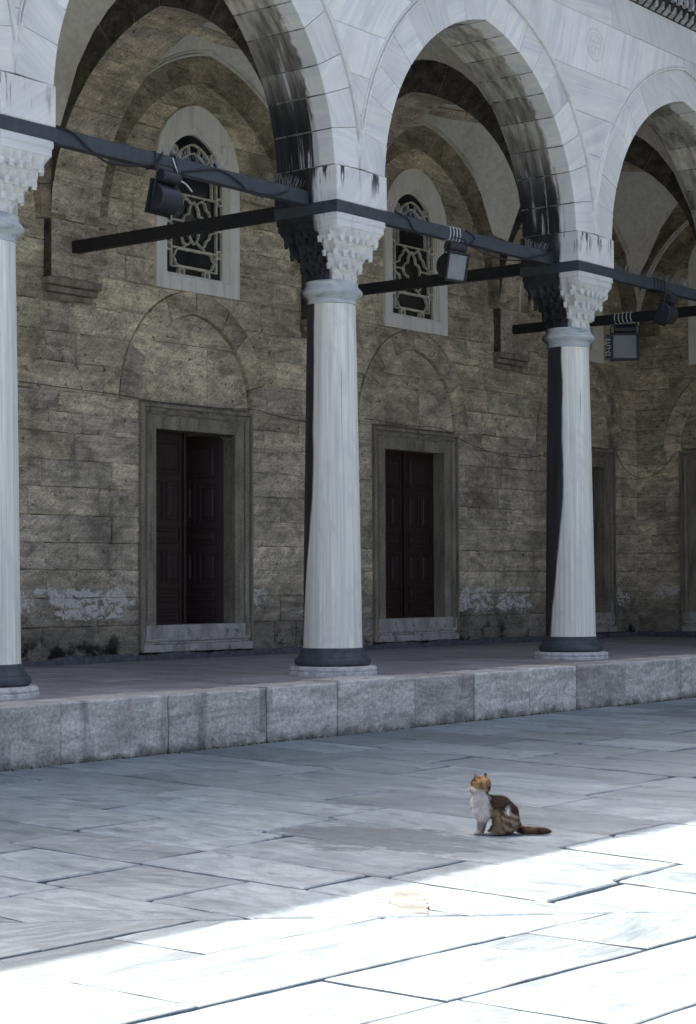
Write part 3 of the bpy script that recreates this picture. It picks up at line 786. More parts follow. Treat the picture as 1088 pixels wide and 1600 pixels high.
def build_wall(name, label, cat, loc, rz, length, bays, seed, vis_x0, vis_x1, door_open, smallest):
    w = thing(name, label, cat, loc, rz)
    rg = random.Random(seed)
    obs = []
    rT, zT, halfT, tmT, ptT = arc(A_T[0], A_T[1], A_T[2], .32)
    rW, zW, halfW, tmW, ptW = arc(*WIN_O)
    for dcx, wcx in bays:
        obs.append((-.1, 3.30, dcx, lambda z: 1.05))
        obs.append((3.30, min(zT, 4.765), dcx, halfT))
        obs.append((4.765, zW, wcx, lambda z: halfW(z)))
    polys = courses(0, length, ZC, obs, .45, 1.25, rg, .0015)
    seen = [p for p in polys if vis_x0 < cent(p)[0] < vis_x1 and cent(p)[1] < 7.6 and parea(p) >= smallest]
    ids = {id(p) for p in seen}
    rest = bmesh.new()
    for p in polys:
        fy = YW-.012+rg.uniform(-.008, .008)
        q = roughen(p, .11, .006, rg)
        b_ = slab(q, fy, YW+.10, rg.uniform(.006, .014), XZ, rg, .010)
        if id(p) in ids: fin(b_, 'stone', M['wall'], w)
        else: me = bpy.data.meshes.new('t'); b_.to_mesh(me); b_.free(); rest.from_mesh(me); bpy.data.meshes.remove(me)
    o = fin(rest, 'hidden_stones', M['wall'], w); o['kind'] = 'stuff'
    # mortar bed with openings (boxes between the openings)
    bm = bmesh.new()
    xs = [0]
    for dcx, wcx in bays:
        add_box(bm, ((xs[-1]+dcx-1.0)/2, YW+.125, 4.3), (dcx-1.0-xs[-1], .14, 9.2)); xs.append(dcx+1.0)
        add_box(bm, (dcx, YW+.125, 4.02), (2.0, .14, 1.66))          # over the door
        add_box(bm, (dcx, YW+.125, .02), (2.0, .14, .16))
        add_box(bm, ((dcx-1.0+wcx-.60)/2, YW+.125, 6.3), (wcx-.60-dcx+1.0, .14, 2.9)); add_box(bm, ((dcx+1.0+wcx+.60)/2, YW+.125, 6.3), (dcx+1.0-wcx-.60, .14, 2.9))
        add_box(bm, (wcx, YW+.125, 7.95), (1.2, .14, 1.9))
        add_box(bm, (wcx, YW+.125, 4.90), (1.2, .14, .09))
        for s in (-1, 1):                                            # haunches beside the pointed head
            add_box(bm, (wcx+s*.5, YW+.12, 6.85), (.22, .1, .5))
    add_box(bm, ((xs[-1]+length+.4)/2, YW+.125, 4.3), (length+.4-xs[-1], .14, 9.2))
    add_box(bm, (-.25, YW+.12, 4.3), (.52, .2, 9.2))
    fin(bm, 'mortar_bed', M['mortar'], w)
    bm = bmesh.new(); add_box(bm, (length/2, YW+3.4, 4.3), (length+.6, .2, 9.4)); fin(bm, 'rear_face', M['mortar'], w)
    # relieving arch over each door: voussoirs + tympanum slabs
    for bi, (dcx, wcx) in enumerate(bays):
        r, zc, half, tm, pt = arc(*A_T); r2, zc2, half2, tm2, pt2 = arc(A_T[0], A_T[1], A_T[2], .315)
        tt = [0, .16, .34, .53, .73, 1.0]
        for s in (-1, 1):
            tj = [0]+[q_+rg.uniform(-.03, .03) for q_ in tt[1:-1]]+[1.0]
            for a, b in zip(tj, tj[1:]):
                n = 3
                inn = [pt(a+(b-a)*i/n) for i in range(n+1)]; k = rg.uniform(.97, 1.0)
                out = [pt2((a+(b-a)*i/n)) for i in range(n+1)]
                # keep the outer end irregular
                poly = inset([(s*x_+dcx, z_) for x_, z_ in inn+out[::-1]], .004)
                fin(slab(roughen(poly, .2, .004, rg), YW-.026+rg.uniform(-.006, .006), YW+.1, .011, XZ, rg, .008), 'voussoir', M['wall'], w)
        zt = [3.30, 4.05, zc]
        ty = courses(dcx-1.3, dcx+1.3, zt, [], .7, 1.4, rg)
        # tympanum: slabs trimmed to the arch
        zz0 = [3.30+(zc-3.30)*i/10 for i in range(11)]
        split = rg.uniform(.05, .3)
        def trim(xa, xb, za, zb):
            L, Rr = [], []
            for i in range(9):
                z_ = za+(zb-za)*i/8; h = half(z_)
                l, q = max(-h, xa), min(h, xb)
                if q-l > .01: L.append((l+dcx, z_)); Rr.append((q+dcx, z_))
            return Rr+L[::-1]
        zmid = 4.08
        for (xa, xb, za, zb) in ((-2, split, 3.30, zmid), (split, 2, 3.30, zmid), (-2, 2, zmid, zc-.005)):
            p = trim(xa, xb, za, zb)
            if len(p) > 3: fin(slab(inset(p, .004), YW+.044+rg.uniform(-.004, .003), YW+.12, .006, XZ), 'tympanum_slab', M['wall'], w)
        add_doorway(w, dcx, door_open[bi], '')
    # cement fillet along the foot of the wall with a ragged top
    bm = bmesh.new(); x = 0; row = []
    while x < length+.05:
        h = .085+.05*mnoise.noise((x*1.7, seed, 0))+.025*mnoise.noise((x*9, seed, 3)); row.append((x, max(.03, h))); x += .06
    rs = [[bm.verts.new((x_, YW-.11, -.01)), bm.verts.new((x_, YW-.105, h*.6)), bm.verts.new((x_, YW-.075, h)), bm.verts.new((x_, YW+.02, h+.004))] for x_, h in row]
    for a, b in zip(rs, rs[1:]):
        for i in range(3): bm.faces.new((a[i], a[i+1], b[i+1], b[i]))
    fin(bm, 'cement_fillet', M['fillet'], w)
    return w

DX, WX = -.14, -.12
bays = [(2.4+4.8*i+DX, 2.4+4.8*i+WX) for i in range(-1, 3)]+[(16.62, 16.55)]
off = -4.8      # the wall starts one bay left of the picture
bl = [(a-off, b-off) for a, b in bays]
back_wall = build_wall('back_wall', 'long sooty limestone wall behind the columns with doors and tall traceried windows', 'wall', (off, 0, 0), 0, XS-off, bl, 21, 4.0-off, XS-off, [0, 0, 62, 0, 0], .03)
side_wall = build_wall('side_wall', 'short dark stone wall at the far right end closing the gallery corner', 'wall', (XS-YW, YW, 0), -math.pi/2, 12.0, [(1.94, 1.87), (6.6, 6.6)], 33, -.1, 3.0, [0, 0], .03)
wp = window_proto(); wp.parent = back_wall; first = True
def place_window(wall, x_):
    global first
    if first: wp.parent = wall; wp.location = (x_, YW, 0); first = False; return wp
    o = wp.copy(); C.objects.link(o); o.parent = wall; o.location = (x_, YW, 0)
    for ch in wp.children: c_ = ch.copy(); C.objects.link(c_); c_.parent = o
for (_, wx) in bl: place_window(back_wall, wx)
for (_, wx) in [(1.94, 1.87), (6.6, 6.6)]: place_window(side_wall, wx)

# ------------------------------------------------------------------ columns
def superell(th, s):
    return 1-s+s*min(1/max(abs(math.cos(th)), 1e-6), 1/max(abs(math.sin(th)), 1e-6), 1.37)
def muqarnas():
    bm = bmesh.new()
    tiers = [(4.735, 4.60, .415, .352, 1.0, 24), (4.60, 4.46, .352, .308, .85, 20), (4.46, 4.33, .312, .268, .55, 16), (4.33, 4.22, .272, .238, .15, 12)]
    add_loft(bm, [[(.43*superell(2*math.pi*i/64, 1)*math.cos(2*math.pi*i/64), .43*superell(2*math.pi*i/64, 1)*math.sin(2*math.pi*i/64), z) for i in range(64)] for z in (4.855, 4.80)]
                 +[[(.418*superell(2*math.pi*i/64, 1)*math.cos(2*math.pi*i/64), .418*superell(2*math.pi*i/64, 1)*math.sin(2*math.pi*i/64), z) for i in range(64)] for z in (4.78, 4.72)])
    for zt, zb, ro, ri, sq, N in tiers:
        n = N*6; rows = [[], [], [], [], []]
        for i in range(n):
            th = 2*math.pi*(i)/n + math.pi/N; ph = (i % 6)/6.0
            k = abs(ph-.5)*2                      # 1 on the rib, 0 in the middle of a niche
            se = superell(th, sq); se2 = superell(th, max(sq-.3, 0))
            def P(r, z, s_=se): return (r*s_*math.cos(th), r*s_*math.sin(th), z)
            depth = (1-k)**.7
            rows[0].append(P(ro, zt)); rows[1].append(P(ro-.006-.012*depth, zt-(zt-zb)*.30))
            rows[2].append(P(ro-.012-.050*depth, zt-(zt-zb)*.62)); rows[3].append(P(ro-.022-.070*depth, zb-.012*(k > .9)))
            rows[4].append(P(min(ri, ro-.03)-.055, zb-.002))
        add_loft(bm, rows, True, True)
        for j in range(N):                        # pendants hanging from the ribs
            th = 2*math.pi*j/N + math.pi/N; se = superell(th, sq); r = (ro-.030)*se
            c_ = Matrix.Translation((r*math.cos(th), r*math.sin(th), zb)) @ Matrix.Rotation(th, 4, 'Z')
            for q, (dz, wd) in enumerate(((.014, .046), (-.016, .036))): add_box(bm, (0, 0, dz), (wd, wd, .034), c_)
    add_loft(bm, [[(r*math.cos(2*math.pi*i/32), r*math.sin(2*math.pi*i/32), z) for i in range(32)] for r, z in ((.30, 4.72), (.27, 4.45), (.235, 4.30), (.245, 4.17))])
    return bm
def make_column(loc, label):
    t = thing('column', label, 'column', loc, 0, 'marble columns along the arcade')
    fin(lathe([(.475, -.02), (.475, .028), (.468, .034), (.462, .040), (.470, .048), (.472, .062), (.462, .082), (.435, .092), (.40, .094)], 56), 'plinth', M['plinth'], t, smooth=True)
    fin(lathe([(.36, .09), (.385, .094), (.407, .115), (.410, .145), (.395, .172), (.372, .183), (.370, .196), (.362, .204), (.348, .225), (.338, .258), (.338, .272), (.328, .284), (.30, .284)], 56), 'base', M['base'], t, smooth=True)
    pr = [(.322, .28), (.318, .31)]+[(.316-.055*(k/12)**1.15, .31+k/12*3.62) for k in range(1, 13)]+[(.262, 3.955), (.25, 3.956)]
    fin(lathe(pr, 64), 'shaft', M['shaft'], t, smooth=True)
    fin(lathe([(.262, 3.945), (.272, 3.95), (.268, 3.985), (.278, 4.005), (.312, 4.035), (.336, 4.062), (.338, 4.080), (.322, 4.105), (.296, 4.128), (.285, 4.150), (.290, 4.172), (.280, 4.190), (.24, 4.192)], 56), 'collar', M['collar'], t, smooth=True)
    fin(muqarnas(), 'capital', M['block'], t)
    bm = bmesh.new()
    for zc_, s_ in ((4.918, .874),):
        add_box(bm, (0, 0, zc_), (s_, s_, .126))
    bmesh.ops.bevel(bm, geom=list(bm.edges), offset=.006, segments=1, affect='EDGES'); fin(bm, 'iron_band', M['iron'], t)
    p = roughen([(-.432, 4.983), (.432, 4.983), (.432, 5.352), (-.432, 5.352)], .12, .003, random.Random(2))
    fin(slab(p, -.432, .432, .010, XZ), 'impost_block', M['block'], t)
    return t
col0 = make_column((0, 0, 0), 'grey marble column at the left edge of the photo, half cut off by the frame')
dup(col0, (4.8, 0, 0), 'pale marble column in the middle, between the two doors, black stain down its left side')
dup(col0, (9.6, 0, 0), 'slender marble column on the right, its shaft split light grey and black')
def crust_reach(col, v):
    for ch in col.children:
        if ch.name.startswith('shaft'): ch.color = (v, 1, 1, 1)
crust_reach(col0, .42)
for c_ in [o for o in C.objects if o.get('category') == 'column' and o is not col0]: crust_reach(c_, .52 if c_.location.x < 6 else .88)
dup(col0, (14.4, 0, 0), 'corner column of the arcade beyond the right edge of the photo')
dup(col0, (-4.8, 0, 0), 'marble column beyond the left edge of the photo')
for k in (1, 2): dup(col0, (14.4, -4.8*k, 0), ['', 'column of the side arcade next to the corner column, out of frame', 'second column of the side arcade, out of frame'][k], rz=-math.pi/2)

# ------------------------------------------------------------------ arcade front (local x along, y = 0 the column plane)
ARC = (1.97, .35, 5.25); RING = .43
def build_arcade(name, label, loc, rz, n_bays, x_start, x_end, seed):
    f = thing(name, label, 'arcade', loc, rz)
    rg = random.Random(seed)
    r, zc, half, tm, pt = arc(*ARC); r2, zc2, half2, tm2, pt2 = arc(ARC[0], ARC[1], ARC[2], RING)
    obs = []
    for k in range(n_bays):
        cx = x_start+2.4+4.8*k
        obs.append((0, zc2, cx, half2))
        N = 9; z_s = 5.356; t0 = math.asin((z_s-ARC[2])/r)/tm
        ts = [t0+(1-t0)*(i+ (rg.uniform(-.12, .12) if 0 < i < N else 0))/N for i in range(N+1)]
        for s in (-1, 1):
            for a, b in zip(ts, ts[1:]):
                n = 5; last = b > .999
                inn = [pt(a+(b-a)*i/n) for i in range(n+1)]
                # extrados points at the same bed angle (joints run to the arc centre)
                out = []
                for i in range(n+1):
                    th = (a+(b-a)*i/n)*tm; q = (-ARC[1]+r2*math.cos(th), ARC[2]+r2*math.sin(th))
                    out.append(q if q[0] > 0 else (0, q[1]))
                if last: out[-1] = (0.0, zc2)
                if inn[0][1] < 5.40: out = [(min(q[0], 2.4), q[1]) for q in out]
                poly = [(s*x_+cx, z_) for x_, z_ in inn+out[::-1]]
                poly = inset(poly, .0022)
                d = rg.uniform(-.004, .004)
                k_ = n                       # chamfer both lower corners so that the lime in the joints shows on the soffit
                def tow(p_, q_, l): v_ = Vector(q_)-Vector(p_); return tuple(Vector(p_)+v_.normalized()*l)
                poly = [tow(poly[0], poly[-1], .010), tow(poly[0], poly[1], .0045)]+poly[1:k_]+[tow(poly[k_], poly[k_-1], .0045), tow(poly[k_], poly[k_+1], .010)]+poly[k_+1:]
                bm = bmesh.new(); i1 = inset(poly, .003)
                add_loft(bm, [[(x_, -.40+d, z_) for x_, z_ in i1], [(x_, -.393+d, z_) for x_, z_ in poly], [(x_, .393, z_) for x_, z_ in poly], [(x_, .40, z_) for x_, z_ in i1]])
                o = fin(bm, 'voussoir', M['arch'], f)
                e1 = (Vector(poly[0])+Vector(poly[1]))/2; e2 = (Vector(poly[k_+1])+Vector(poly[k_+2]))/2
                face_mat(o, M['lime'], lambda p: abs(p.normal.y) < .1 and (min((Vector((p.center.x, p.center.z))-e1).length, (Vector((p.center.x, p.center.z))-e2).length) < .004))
        # hood moulding: two beads along the extrados
        bm = bmesh.new()
        for off_, wd, pr_ in ((.016, .026, -.432), (.050, .020, -.420)):
            q = arc(ARC[0], ARC[1], ARC[2], RING+off_); ptq = q[4]
            t_lo = math.asin(.12/q[0])/q[3]
            rr = [ptq(t_lo+(1-t_lo)*i/22) for i in range(23)]
            rr = [(min(x_, 2.4-.012), z_) for x_, z_ in rr]
            add_bar2(bm, [(x_+cx, z_) for x_, z_ in rr]+[(-x_+cx, z_) for x_, z_ in rr[::-1]][1:], wd, pr_, -.395)
        fin(bm, 'hood_moulding', M['spandrel'], f)
    # spandrel slabs
    zs = [5.356, 5.95, 6.38, 6.88, 7.41, 8.14, 8.60]
    obs2 = [(a, b+.001, c_, h) for a, b, c_, h in obs]
    for p in courses(x_start, x_end, zs, obs2, 1.3, 2.4, rg, .0022, 9):
        d = rg.uniform(-.003, .003)
        i1 = inset(p, .005); bm = bmesh.new()
        add_loft(bm, [[(x_, -.400+d, z_) for x_, z_ in i1], [(x_, -.394+d, z_) for x_, z_ in p], [(x_, .39, z_) for x_, z_ in p]])
        fin(bm, 'facing_slab', M['spandrel'], f)
    # drop-shaped knots where the mouldings meet, and carved roundels over every column
    for k in range(n_bays+1):
        cx = x_start+4.8*k
        if cx-.1 > x_end: break
        pr = [(.008, 5.40), (.020, 5.43), (.032, 5.48), (.060, 5.54), (.075, 5.58), (.055, 5.63), (.034, 5.66), (.036, 5.72), (.020, 5.80)]
        bm = bmesh.new()
        add_loft(bm, [[(cx+rr*math.cos(a_*math.pi/5), -.40+min(0, -.55*rr*abs(math.sin(a_*math.pi/5)))*1.0 if a_ > 5 else -.396, z_) for a_ in range(10)] for rr, z_ in pr])
        fin(bm, 'moulding_knot', M['spandrel'], f, smooth=True)
        bm = bmesh.new()
        for rr, w_, yy0 in ((.205, .018, -.4055), (.150, .012, -.404)):
            add_bar2(bm, [(cx+.06+rr*math.cos(a_*math.pi/14), 7.81+rr*math.sin(a_*math.pi/14)) for a_ in range(28)], w_, yy0, -.392, True)
        for a_ in range(6):
            th = a_*math.pi/3; c0 = (cx+.06+.075*math.cos(th), 7.81+.075*math.sin(th))
            add_bar2(bm, [(c0[0]+.05*math.cos(b_*math.pi/5), c0[1]+.05*math.sin(b_*math.pi/5)) for b_ in range(10)], .012, -.404, -.392, True)
        fin(bm, 'roundel', M['spandrel'], f)
    # stalactite cornice: pale pointed scales, hanging prisms between dark hollows, then the lead-covered eave
    L = x_end-x_start; xm = (x_start+x_end)/2
    bm = bmesh.new()
    add_loft(bm, [[(x_start, .38, 8.602), (x_start, -.405, 8.602), (x_start, -.47, 8.70), (x_start, -.58, 8.86), (x_start, -.68, 9.0), (x_start, .38, 9.0)],
                  [(x_end, .38, 8.602), (x_end, -.405, 8.602), (x_end, -.47, 8.70), (x_end, -.58, 8.86), (x_end, -.68, 9.0), (x_end, .38, 9.0)]])
    fin(bm, 'cornice', M['cornice_dark'], f)  # cornice body in a near-black tone behind the pale scales
    ms = None; sp = .165; n = int(L/sp)
    for i in range(n):
        x_ = x_start+(i+.5)*sp
        if ms is None:
            bm = bmesh.new()
            add_loft(bm, [[(-.055, -.40, 8.63), (.055, -.40, 8.63), (.055, -.40, 8.60), (-.055, -.40, 8.60)], [(-.052, -.475, 8.655), (.052, -.475, 8.655), (.052, -.44, 8.64), (-.052, -.44, 8.64)], [(-.006, -.515, 8.80), (.006, -.515, 8.80), (.006, -.46, 8.80), (-.006, -.46, 8.80)]])
            sc_ = fin(bm, 'cornice_scale', M['cornice_pale'], f, (x_, 0, 0)); ms = sc_.data
            bm = bmesh.new(); add_box(bm, (0, -.615, 8.87), (.046, .05, .19)); add_box(bm, (0, -.60, 8.755), (.060, .065, .035)); add_box(bm, (0, -.57, 8.90), (.03, .10, .14))
            pe = fin(bm, 'cornice_pendant', M['cornice_pale'], f, (x_+sp/2, 0, 0)); mp = pe.data
        elif x_ > x_end-7.5 or i % 1 == 0:
            if i < 300:
                mesh_obj('cornice_scale', ms, None, f, (x_, 0, 0)); mesh_obj('cornice_pendant', mp, None, f, (x_+sp/2, 0, 0))
    bm = bmesh.new(); add_box(bm, (xm, -.20, 9.06), (L, 1.12, .12)); bmesh.ops.bevel(bm, geom=list(bm.edges), offset=.015, segments=1, affect='EDGES')
    fin(bm, 'eave', M['lead'], f)
    return f
front = build_arcade('arcade_front', 'white marble arcade front with pointed arches, hood mouldings and stalactite cornice', (0, 0, 0), 0, 4, -4.8, 14.4+.39, 41)
wing = build_arcade('arcade_front', 'side arcade front turning the courtyard corner beyond the right edge of the photo', (14.4, 0, 0), -math.pi/2, 2, 0, 10.0, 43)

# ------------------------------------------------------------------ vault: transverse arches, wall arches, pendentives and domes
T_Y0, T_Y1 = .402, 3.985
TA = ((T_Y1-T_Y0)/2, .44, 5.33)
def build_transverse(loc, rz, label, span=None, corbel=True):
    t = thing('vault_arch', label, 'vault arch', loc, rz, 'stone arches crossing the gallery from column to wall')
    y0, y1 = T_Y0, (T_Y1 if span is None else span); a = (y1-y0)/2; cy = (y0+y1)/2
    r, zc, half, tm, pt = arc(a, .44, 5.356); r2 = r+.46; rg = random.Random(int(loc[0]*7)+3)
    N = 7
    ts = [0]+[(i+rg.uniform(-.1, .1))/N for i in range(1, N)]+[1]
    for s in (-1, 1):
        for q0, q1 in zip(ts, ts[1:]):
            inn, out = [], []
            for i in range(5):
                th = (q0+(q1-q0)*i/4)*tm; inn.append((-.44+r*math.cos(th), 5.356+r*math.sin(th))); x_ = -.44+r2*math.cos(th); out.append((min(max(x_, 0), a+.22), 5.356+r2*math.sin(th)))
            if q1 == 1: out[-1] = (0, 5.356+math.sqrt(r2*r2-.44**2))
            poly = inset([(s*u+cy, v_) for u, v_ in inn+out[::-1]], .003)
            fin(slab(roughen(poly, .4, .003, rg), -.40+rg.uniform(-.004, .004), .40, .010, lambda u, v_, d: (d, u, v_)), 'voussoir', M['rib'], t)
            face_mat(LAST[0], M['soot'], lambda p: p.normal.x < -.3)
    if corbel:
        # pilaster head and stepped corbel on the wall
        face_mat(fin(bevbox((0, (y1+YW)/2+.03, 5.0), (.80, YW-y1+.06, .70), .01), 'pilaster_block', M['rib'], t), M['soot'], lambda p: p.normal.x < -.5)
        for z_, h_, dy, wx in ((4.605, .09, .02, .86), (4.52, .075, -.04, .84), (4.44, .08, -.10, .80)):
            fin(bevbox((0, (y1-dy+YW)/2+.03, z_), (wx, YW-y1+dy+.06, h_), .012), 'corbel_step', M['doorstone'], t)
    return t
TL = ['dark stone arch crossing the gallery at the left-hand column', 'dark stone arch crossing the gallery behind the middle column',
      'stone arch crossing the gallery behind the right-hand column', 'stone arch crossing the gallery at the far corner column']
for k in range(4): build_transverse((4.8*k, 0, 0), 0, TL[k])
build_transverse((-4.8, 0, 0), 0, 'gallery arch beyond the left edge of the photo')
build_transverse((14.4, 0, 0), -math.pi/2, 'stone arch running from the corner column to the end wall', XS-14.4-.25)
def build_wall_arch(loc, rz, label, a=1.86, cx=2.4):
    t = thing('wall_arch', label, 'wall arch', loc, rz, 'blind stone arches against the gallery walls')
    c_, z0 = .40, 5.34; r, zc, half, tm, pt = arc(a, c_, z0); r2 = r+.40; rg = random.Random(int(abs(loc[0])*5)+9)
    N = 8; ts = [0]+[(i+rg.uniform(-.12, .12))/N for i in range(1, N)]+[1]
    for s in (-1, 1):
        for q0, q1 in zip(ts, ts[1:]):
            inn, out = [], []
            for i in range(5):
                th = (q0+(q1-q0)*i/4)*tm; inn.append((-c_+r*math.cos(th), z0+r*math.sin(th))); out.append((max(-c_+r2*math.cos(th), 0), z0+r2*math.sin(th)))
            if q1 == 1: out[-1] = (0, z0+math.sqrt(r2*r2-c_*c_))
            poly = inset([(s*u+cx, v_) for u, v_ in inn+out[::-1]], .0025)
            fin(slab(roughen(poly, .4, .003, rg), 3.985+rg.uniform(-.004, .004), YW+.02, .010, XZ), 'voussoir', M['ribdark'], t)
    bm = bmesh.new()
    for of, wd, yy_ in ((.355, .030, 3.955), (.395, .024, 3.930)):
        q = arc(a, c_, z0, of)[4]; rr = [q(i/28) for i in range(29)]; rr = [q_ for q_ in rr if q_[0] < 1.985]
        add_bar2(bm, [(x_+cx, z_) for x_, z_ in rr]+[(-x_+cx, z_) for x_, z_ in rr[::-1]][1:], wd, yy_, 4.0)
    fin(bm, 'arch_moulding', M['plaster'], t)
    return t
WL = ['blind wall arch beyond the left edge of the photo', 'blind wall arch half hidden behind the left-hand column', 'blind wall arch round the large traceried window on the left', 'blind wall arch round the smaller window right of the middle column', 'blind wall arch in the dark far bay at the right']
for k in range(4): build_wall_arch((-4.8+4.8*k, 0, 0), 0, WL[k])
build_wall_arch((14.4, 0, 0), 0, WL[4], 1.60, 2.10)
build_wall_arch((XS-YW, YW, 0), -math.pi/2, 'blind arch high on the end wall at the far right', 1.50, 1.98)

def build_vault(loc, hx, hy, label):
    t = thing('vault', label, 'vault', loc, 0, 'pendentive vaults over the gallery bays')
    z0 = 5.36; R2 = hx*hx+hy*hy; q = 1.42; rc = min(hx, hy)-.02; n = 64; m_ = 10
    zr = 8.12; qx, qy = 2.56/hx, 2.60/hy
    bm = bmesh.new(); rings = []
    for j in range(m_+1):
        f_ = j/m_; row = []
        for i in range(n):
            th = 2*math.pi*i/n; sq_ = min(hx/max(abs(math.cos(th)), 1e-6), hy/max(abs(math.sin(th)), 1e-6)); rr = rc+(sq_-rc)*f_
            x_, y_ = rr*math.cos(th), rr*math.sin(th)
            zz_ = z0+math.sqrt(max(qx*qx*(hx*hx-x_*x_)+qy*qy*(hy*hy-y_*y_), 0))
            row.append((x_, y_, zz_*min(1, f_*2.5)+(1-min(1, f_*2.5))*zr))
        rings.append(row)
    # make sure the four corners are met
    add_loft(bm, rings, True, False); fin(bm, 'pendentive', M['plaster'], t, smooth=True, fix=False)
    prof = [(rc+.02, zr-.03), (rc-.05, zr-.02), (rc-.10, zr+.03), (rc-.10, zr+.08), (rc-.04, zr+.12), (rc+.03, zr+.12)]
    bm = bmesh.new(); add_loft(bm, [[(r_*math.cos(2*math.pi*i/n), r_*math.sin(2*math.pi*i/n), z_) for i in range(n)] for r_, z_ in prof], True, False); fin(bm, 'ring_moulding', M['rib'], t, smooth=True)
    prof = [((rc)*math.cos(a_*math.pi/20), zr+.1+1.35*math.sin(a_*math.pi/20)) for a_ in range(0, 10)]+[(.02, zr+1.45)]
    bm = bmesh.new(); add_loft(bm, [[(r_*math.cos(2*math.pi*i/n), r_*math.sin(2*math.pi*i/n), z_) for i in range(n)] for r_, z_ in prof], True, False)
    fin(bm, 'dome', M['plaster'], t, smooth=True)
    bm = bmesh.new(); add_loft(bm, [[(r_*math.cos(2*math.pi*i/n), r_*math.sin(2*math.pi*i/n), z_) for i in range(n)] for r_, z_ in [(.01, 12.05)]+[(1.95*math.sin(k*math.pi/24), 10.10+1.95*math.cos(k*math.pi/24)) for k in range(1, 13)]+[(2.03, 10.10), (2.03, 10.0), (1.93, 9.98), (1.93, 8.86)]], True, False)
    fin(bm, 'dome_lead', M['lead'], t, smooth=True)
    # flat roof round the dome
    bm = bmesh.new(); HX, HY = hx+.42, hy+.45
    def sqr(th): return min(HX/max(abs(math.cos(th)), 1e-6), HY/max(abs(math.sin(th)), 1e-6))
    a_ = [[((rc+.05)*math.cos(2*math.pi*i/n), (rc+.05)*math.sin(2*math.pi*i/n), z_) for i in range(n)] for z_ in (8.82, 8.94)]
    b_ = [[(sqr(2*math.pi*i/n)*math.cos(2*math.pi*i/n), sqr(2*math.pi*i/n)*math.sin(2*math.pi*i/n), z_) for i in range(n)] for z_ in (8.94, 8.82)]
    add_loft(bm, [a_[0], a_[1], b_[0], b_[1], a_[0]], True, False); fin(bm, 'roof', M['lead'], t)
    return t
VL = ['vault beyond the left edge of the photo', 'shadowed vault bay behind the left arch', 'plastered vault bay seen through the large left arch', 'plastered vault bay seen through the middle arch']
for k in range(4): build_vault((-2.4+4.8*k, 2.19, 0), 2.0, 1.79, VL[k])
for k in range(2): build_vault((16.40, -2.4-4.8*k, 0), 1.79, 2.0, ['vault of the side gallery next to the corner vault, out of frame', 'second vault of the side gallery, out of frame'][k])
build_transverse((14.4, -4.8, 0), -math.pi/2, 'stone arch of the side gallery beyond the right edge of the photo', XS-14.4-.25)
build_vault((16.40, 2.19, 0), 1.95-.05, 1.79, 'dim corner vault seen through the right arch')

# ------------------------------------------------------------------ iron tie beams
def beam(name, label, size, loc, mat, rz=0, group=None):
    bm = bmesh.new(); add_box(bm, (0, 0, 0), size)
    bmesh.ops.bevel(bm, geom=list(bm.edges), offset=.006, segments=1, affect='EDGES')
    o = fin(bm, name, mat, None, loc); o.rotation_euler = (0, 0, rz); tag(o, label, 'tie beam', group); return o
FB = ['iron tie beam beyond the left edge of the photo', 'long grey iron tie beam from left column to middle column, carrying the first floodlight', 'grey iron tie beam from middle column to right column', 'grey iron tie beam running off right from the right-hand column']
for k in range(4): beam('tie_beam', FB[k], (4.8-.862, .10, .150), (-2.4+4.8*k, 0, 5.040), M['iron'], 0, 'iron tie beams in the arcade front')
PB = ['black iron tie beam from the left-hand column back to the wall', 'black iron tie beam from middle column back to the wall, crossing the left window', 'black iron tie beam from right-hand column back to the wall, crossing the second window', 'black iron tie beam at the far corner with a rectangular floodlight hung below']
for k in range(4): beam('tie_beam', PB[k], (4.05-.44, .12, .142), (4.8*k, (4.07+.44)/2, 5.043), M['rust'], math.pi/2, 'iron tie beams crossing the gallery')
beam('tie_beam', 'black iron tie beam beyond the right edge of the photo', (3.9-.44, .12, .142), (14.4+(3.9+.44)/2, 0, 5.043), M['rust'], 0, 'iron tie beams crossing the gallery')

# bird spikes: rows of fine wire on the beams and ledges
def spikes(label, x0, x1, y, z, n, seed, h=.11):
    rg = random.Random(seed); bm = bmesh.new()
    for i in range(n):
        x_ = x0+(x1-x0)*i/n; a_ = rg.uniform(-.05, .05); b_ = rg.choice((-.05, 0, .05))
        add_tube(bm, [(x_, y, z), (x_+a_, y+b_, z+h*rg.uniform(.8, 1.1))], .0016, 3)
    add_box(bm, ((x0+x1)/2, y, z+.003), (abs(x1-x0), .02, .006))
    o = fin(bm, 'bird_spikes', M['galv']); tag(o, label, 'bird spikes', 'rows of wire bird spikes'); return o
spikes('wire bird spikes on the left beam in front of the large window', 2.2, 3.1, 0, 5.117, 60, 1)
spikes('wire bird spikes at the right end of the left beam by the black stained pier', 3.75, 4.3, 0, 5.117, 40, 2)
spikes('wire bird spikes on the beam in front of the second window', 5.3, 6.5, 0, 5.117, 80, 3)
spikes('wire bird spikes on the beam beside the right-hand column', 8.6, 9.1, 0, 5.117, 40, 4)
spikes('wire bird spikes on the far right beam', 10.2, 13.0, 0, 5.117, 150, 5)

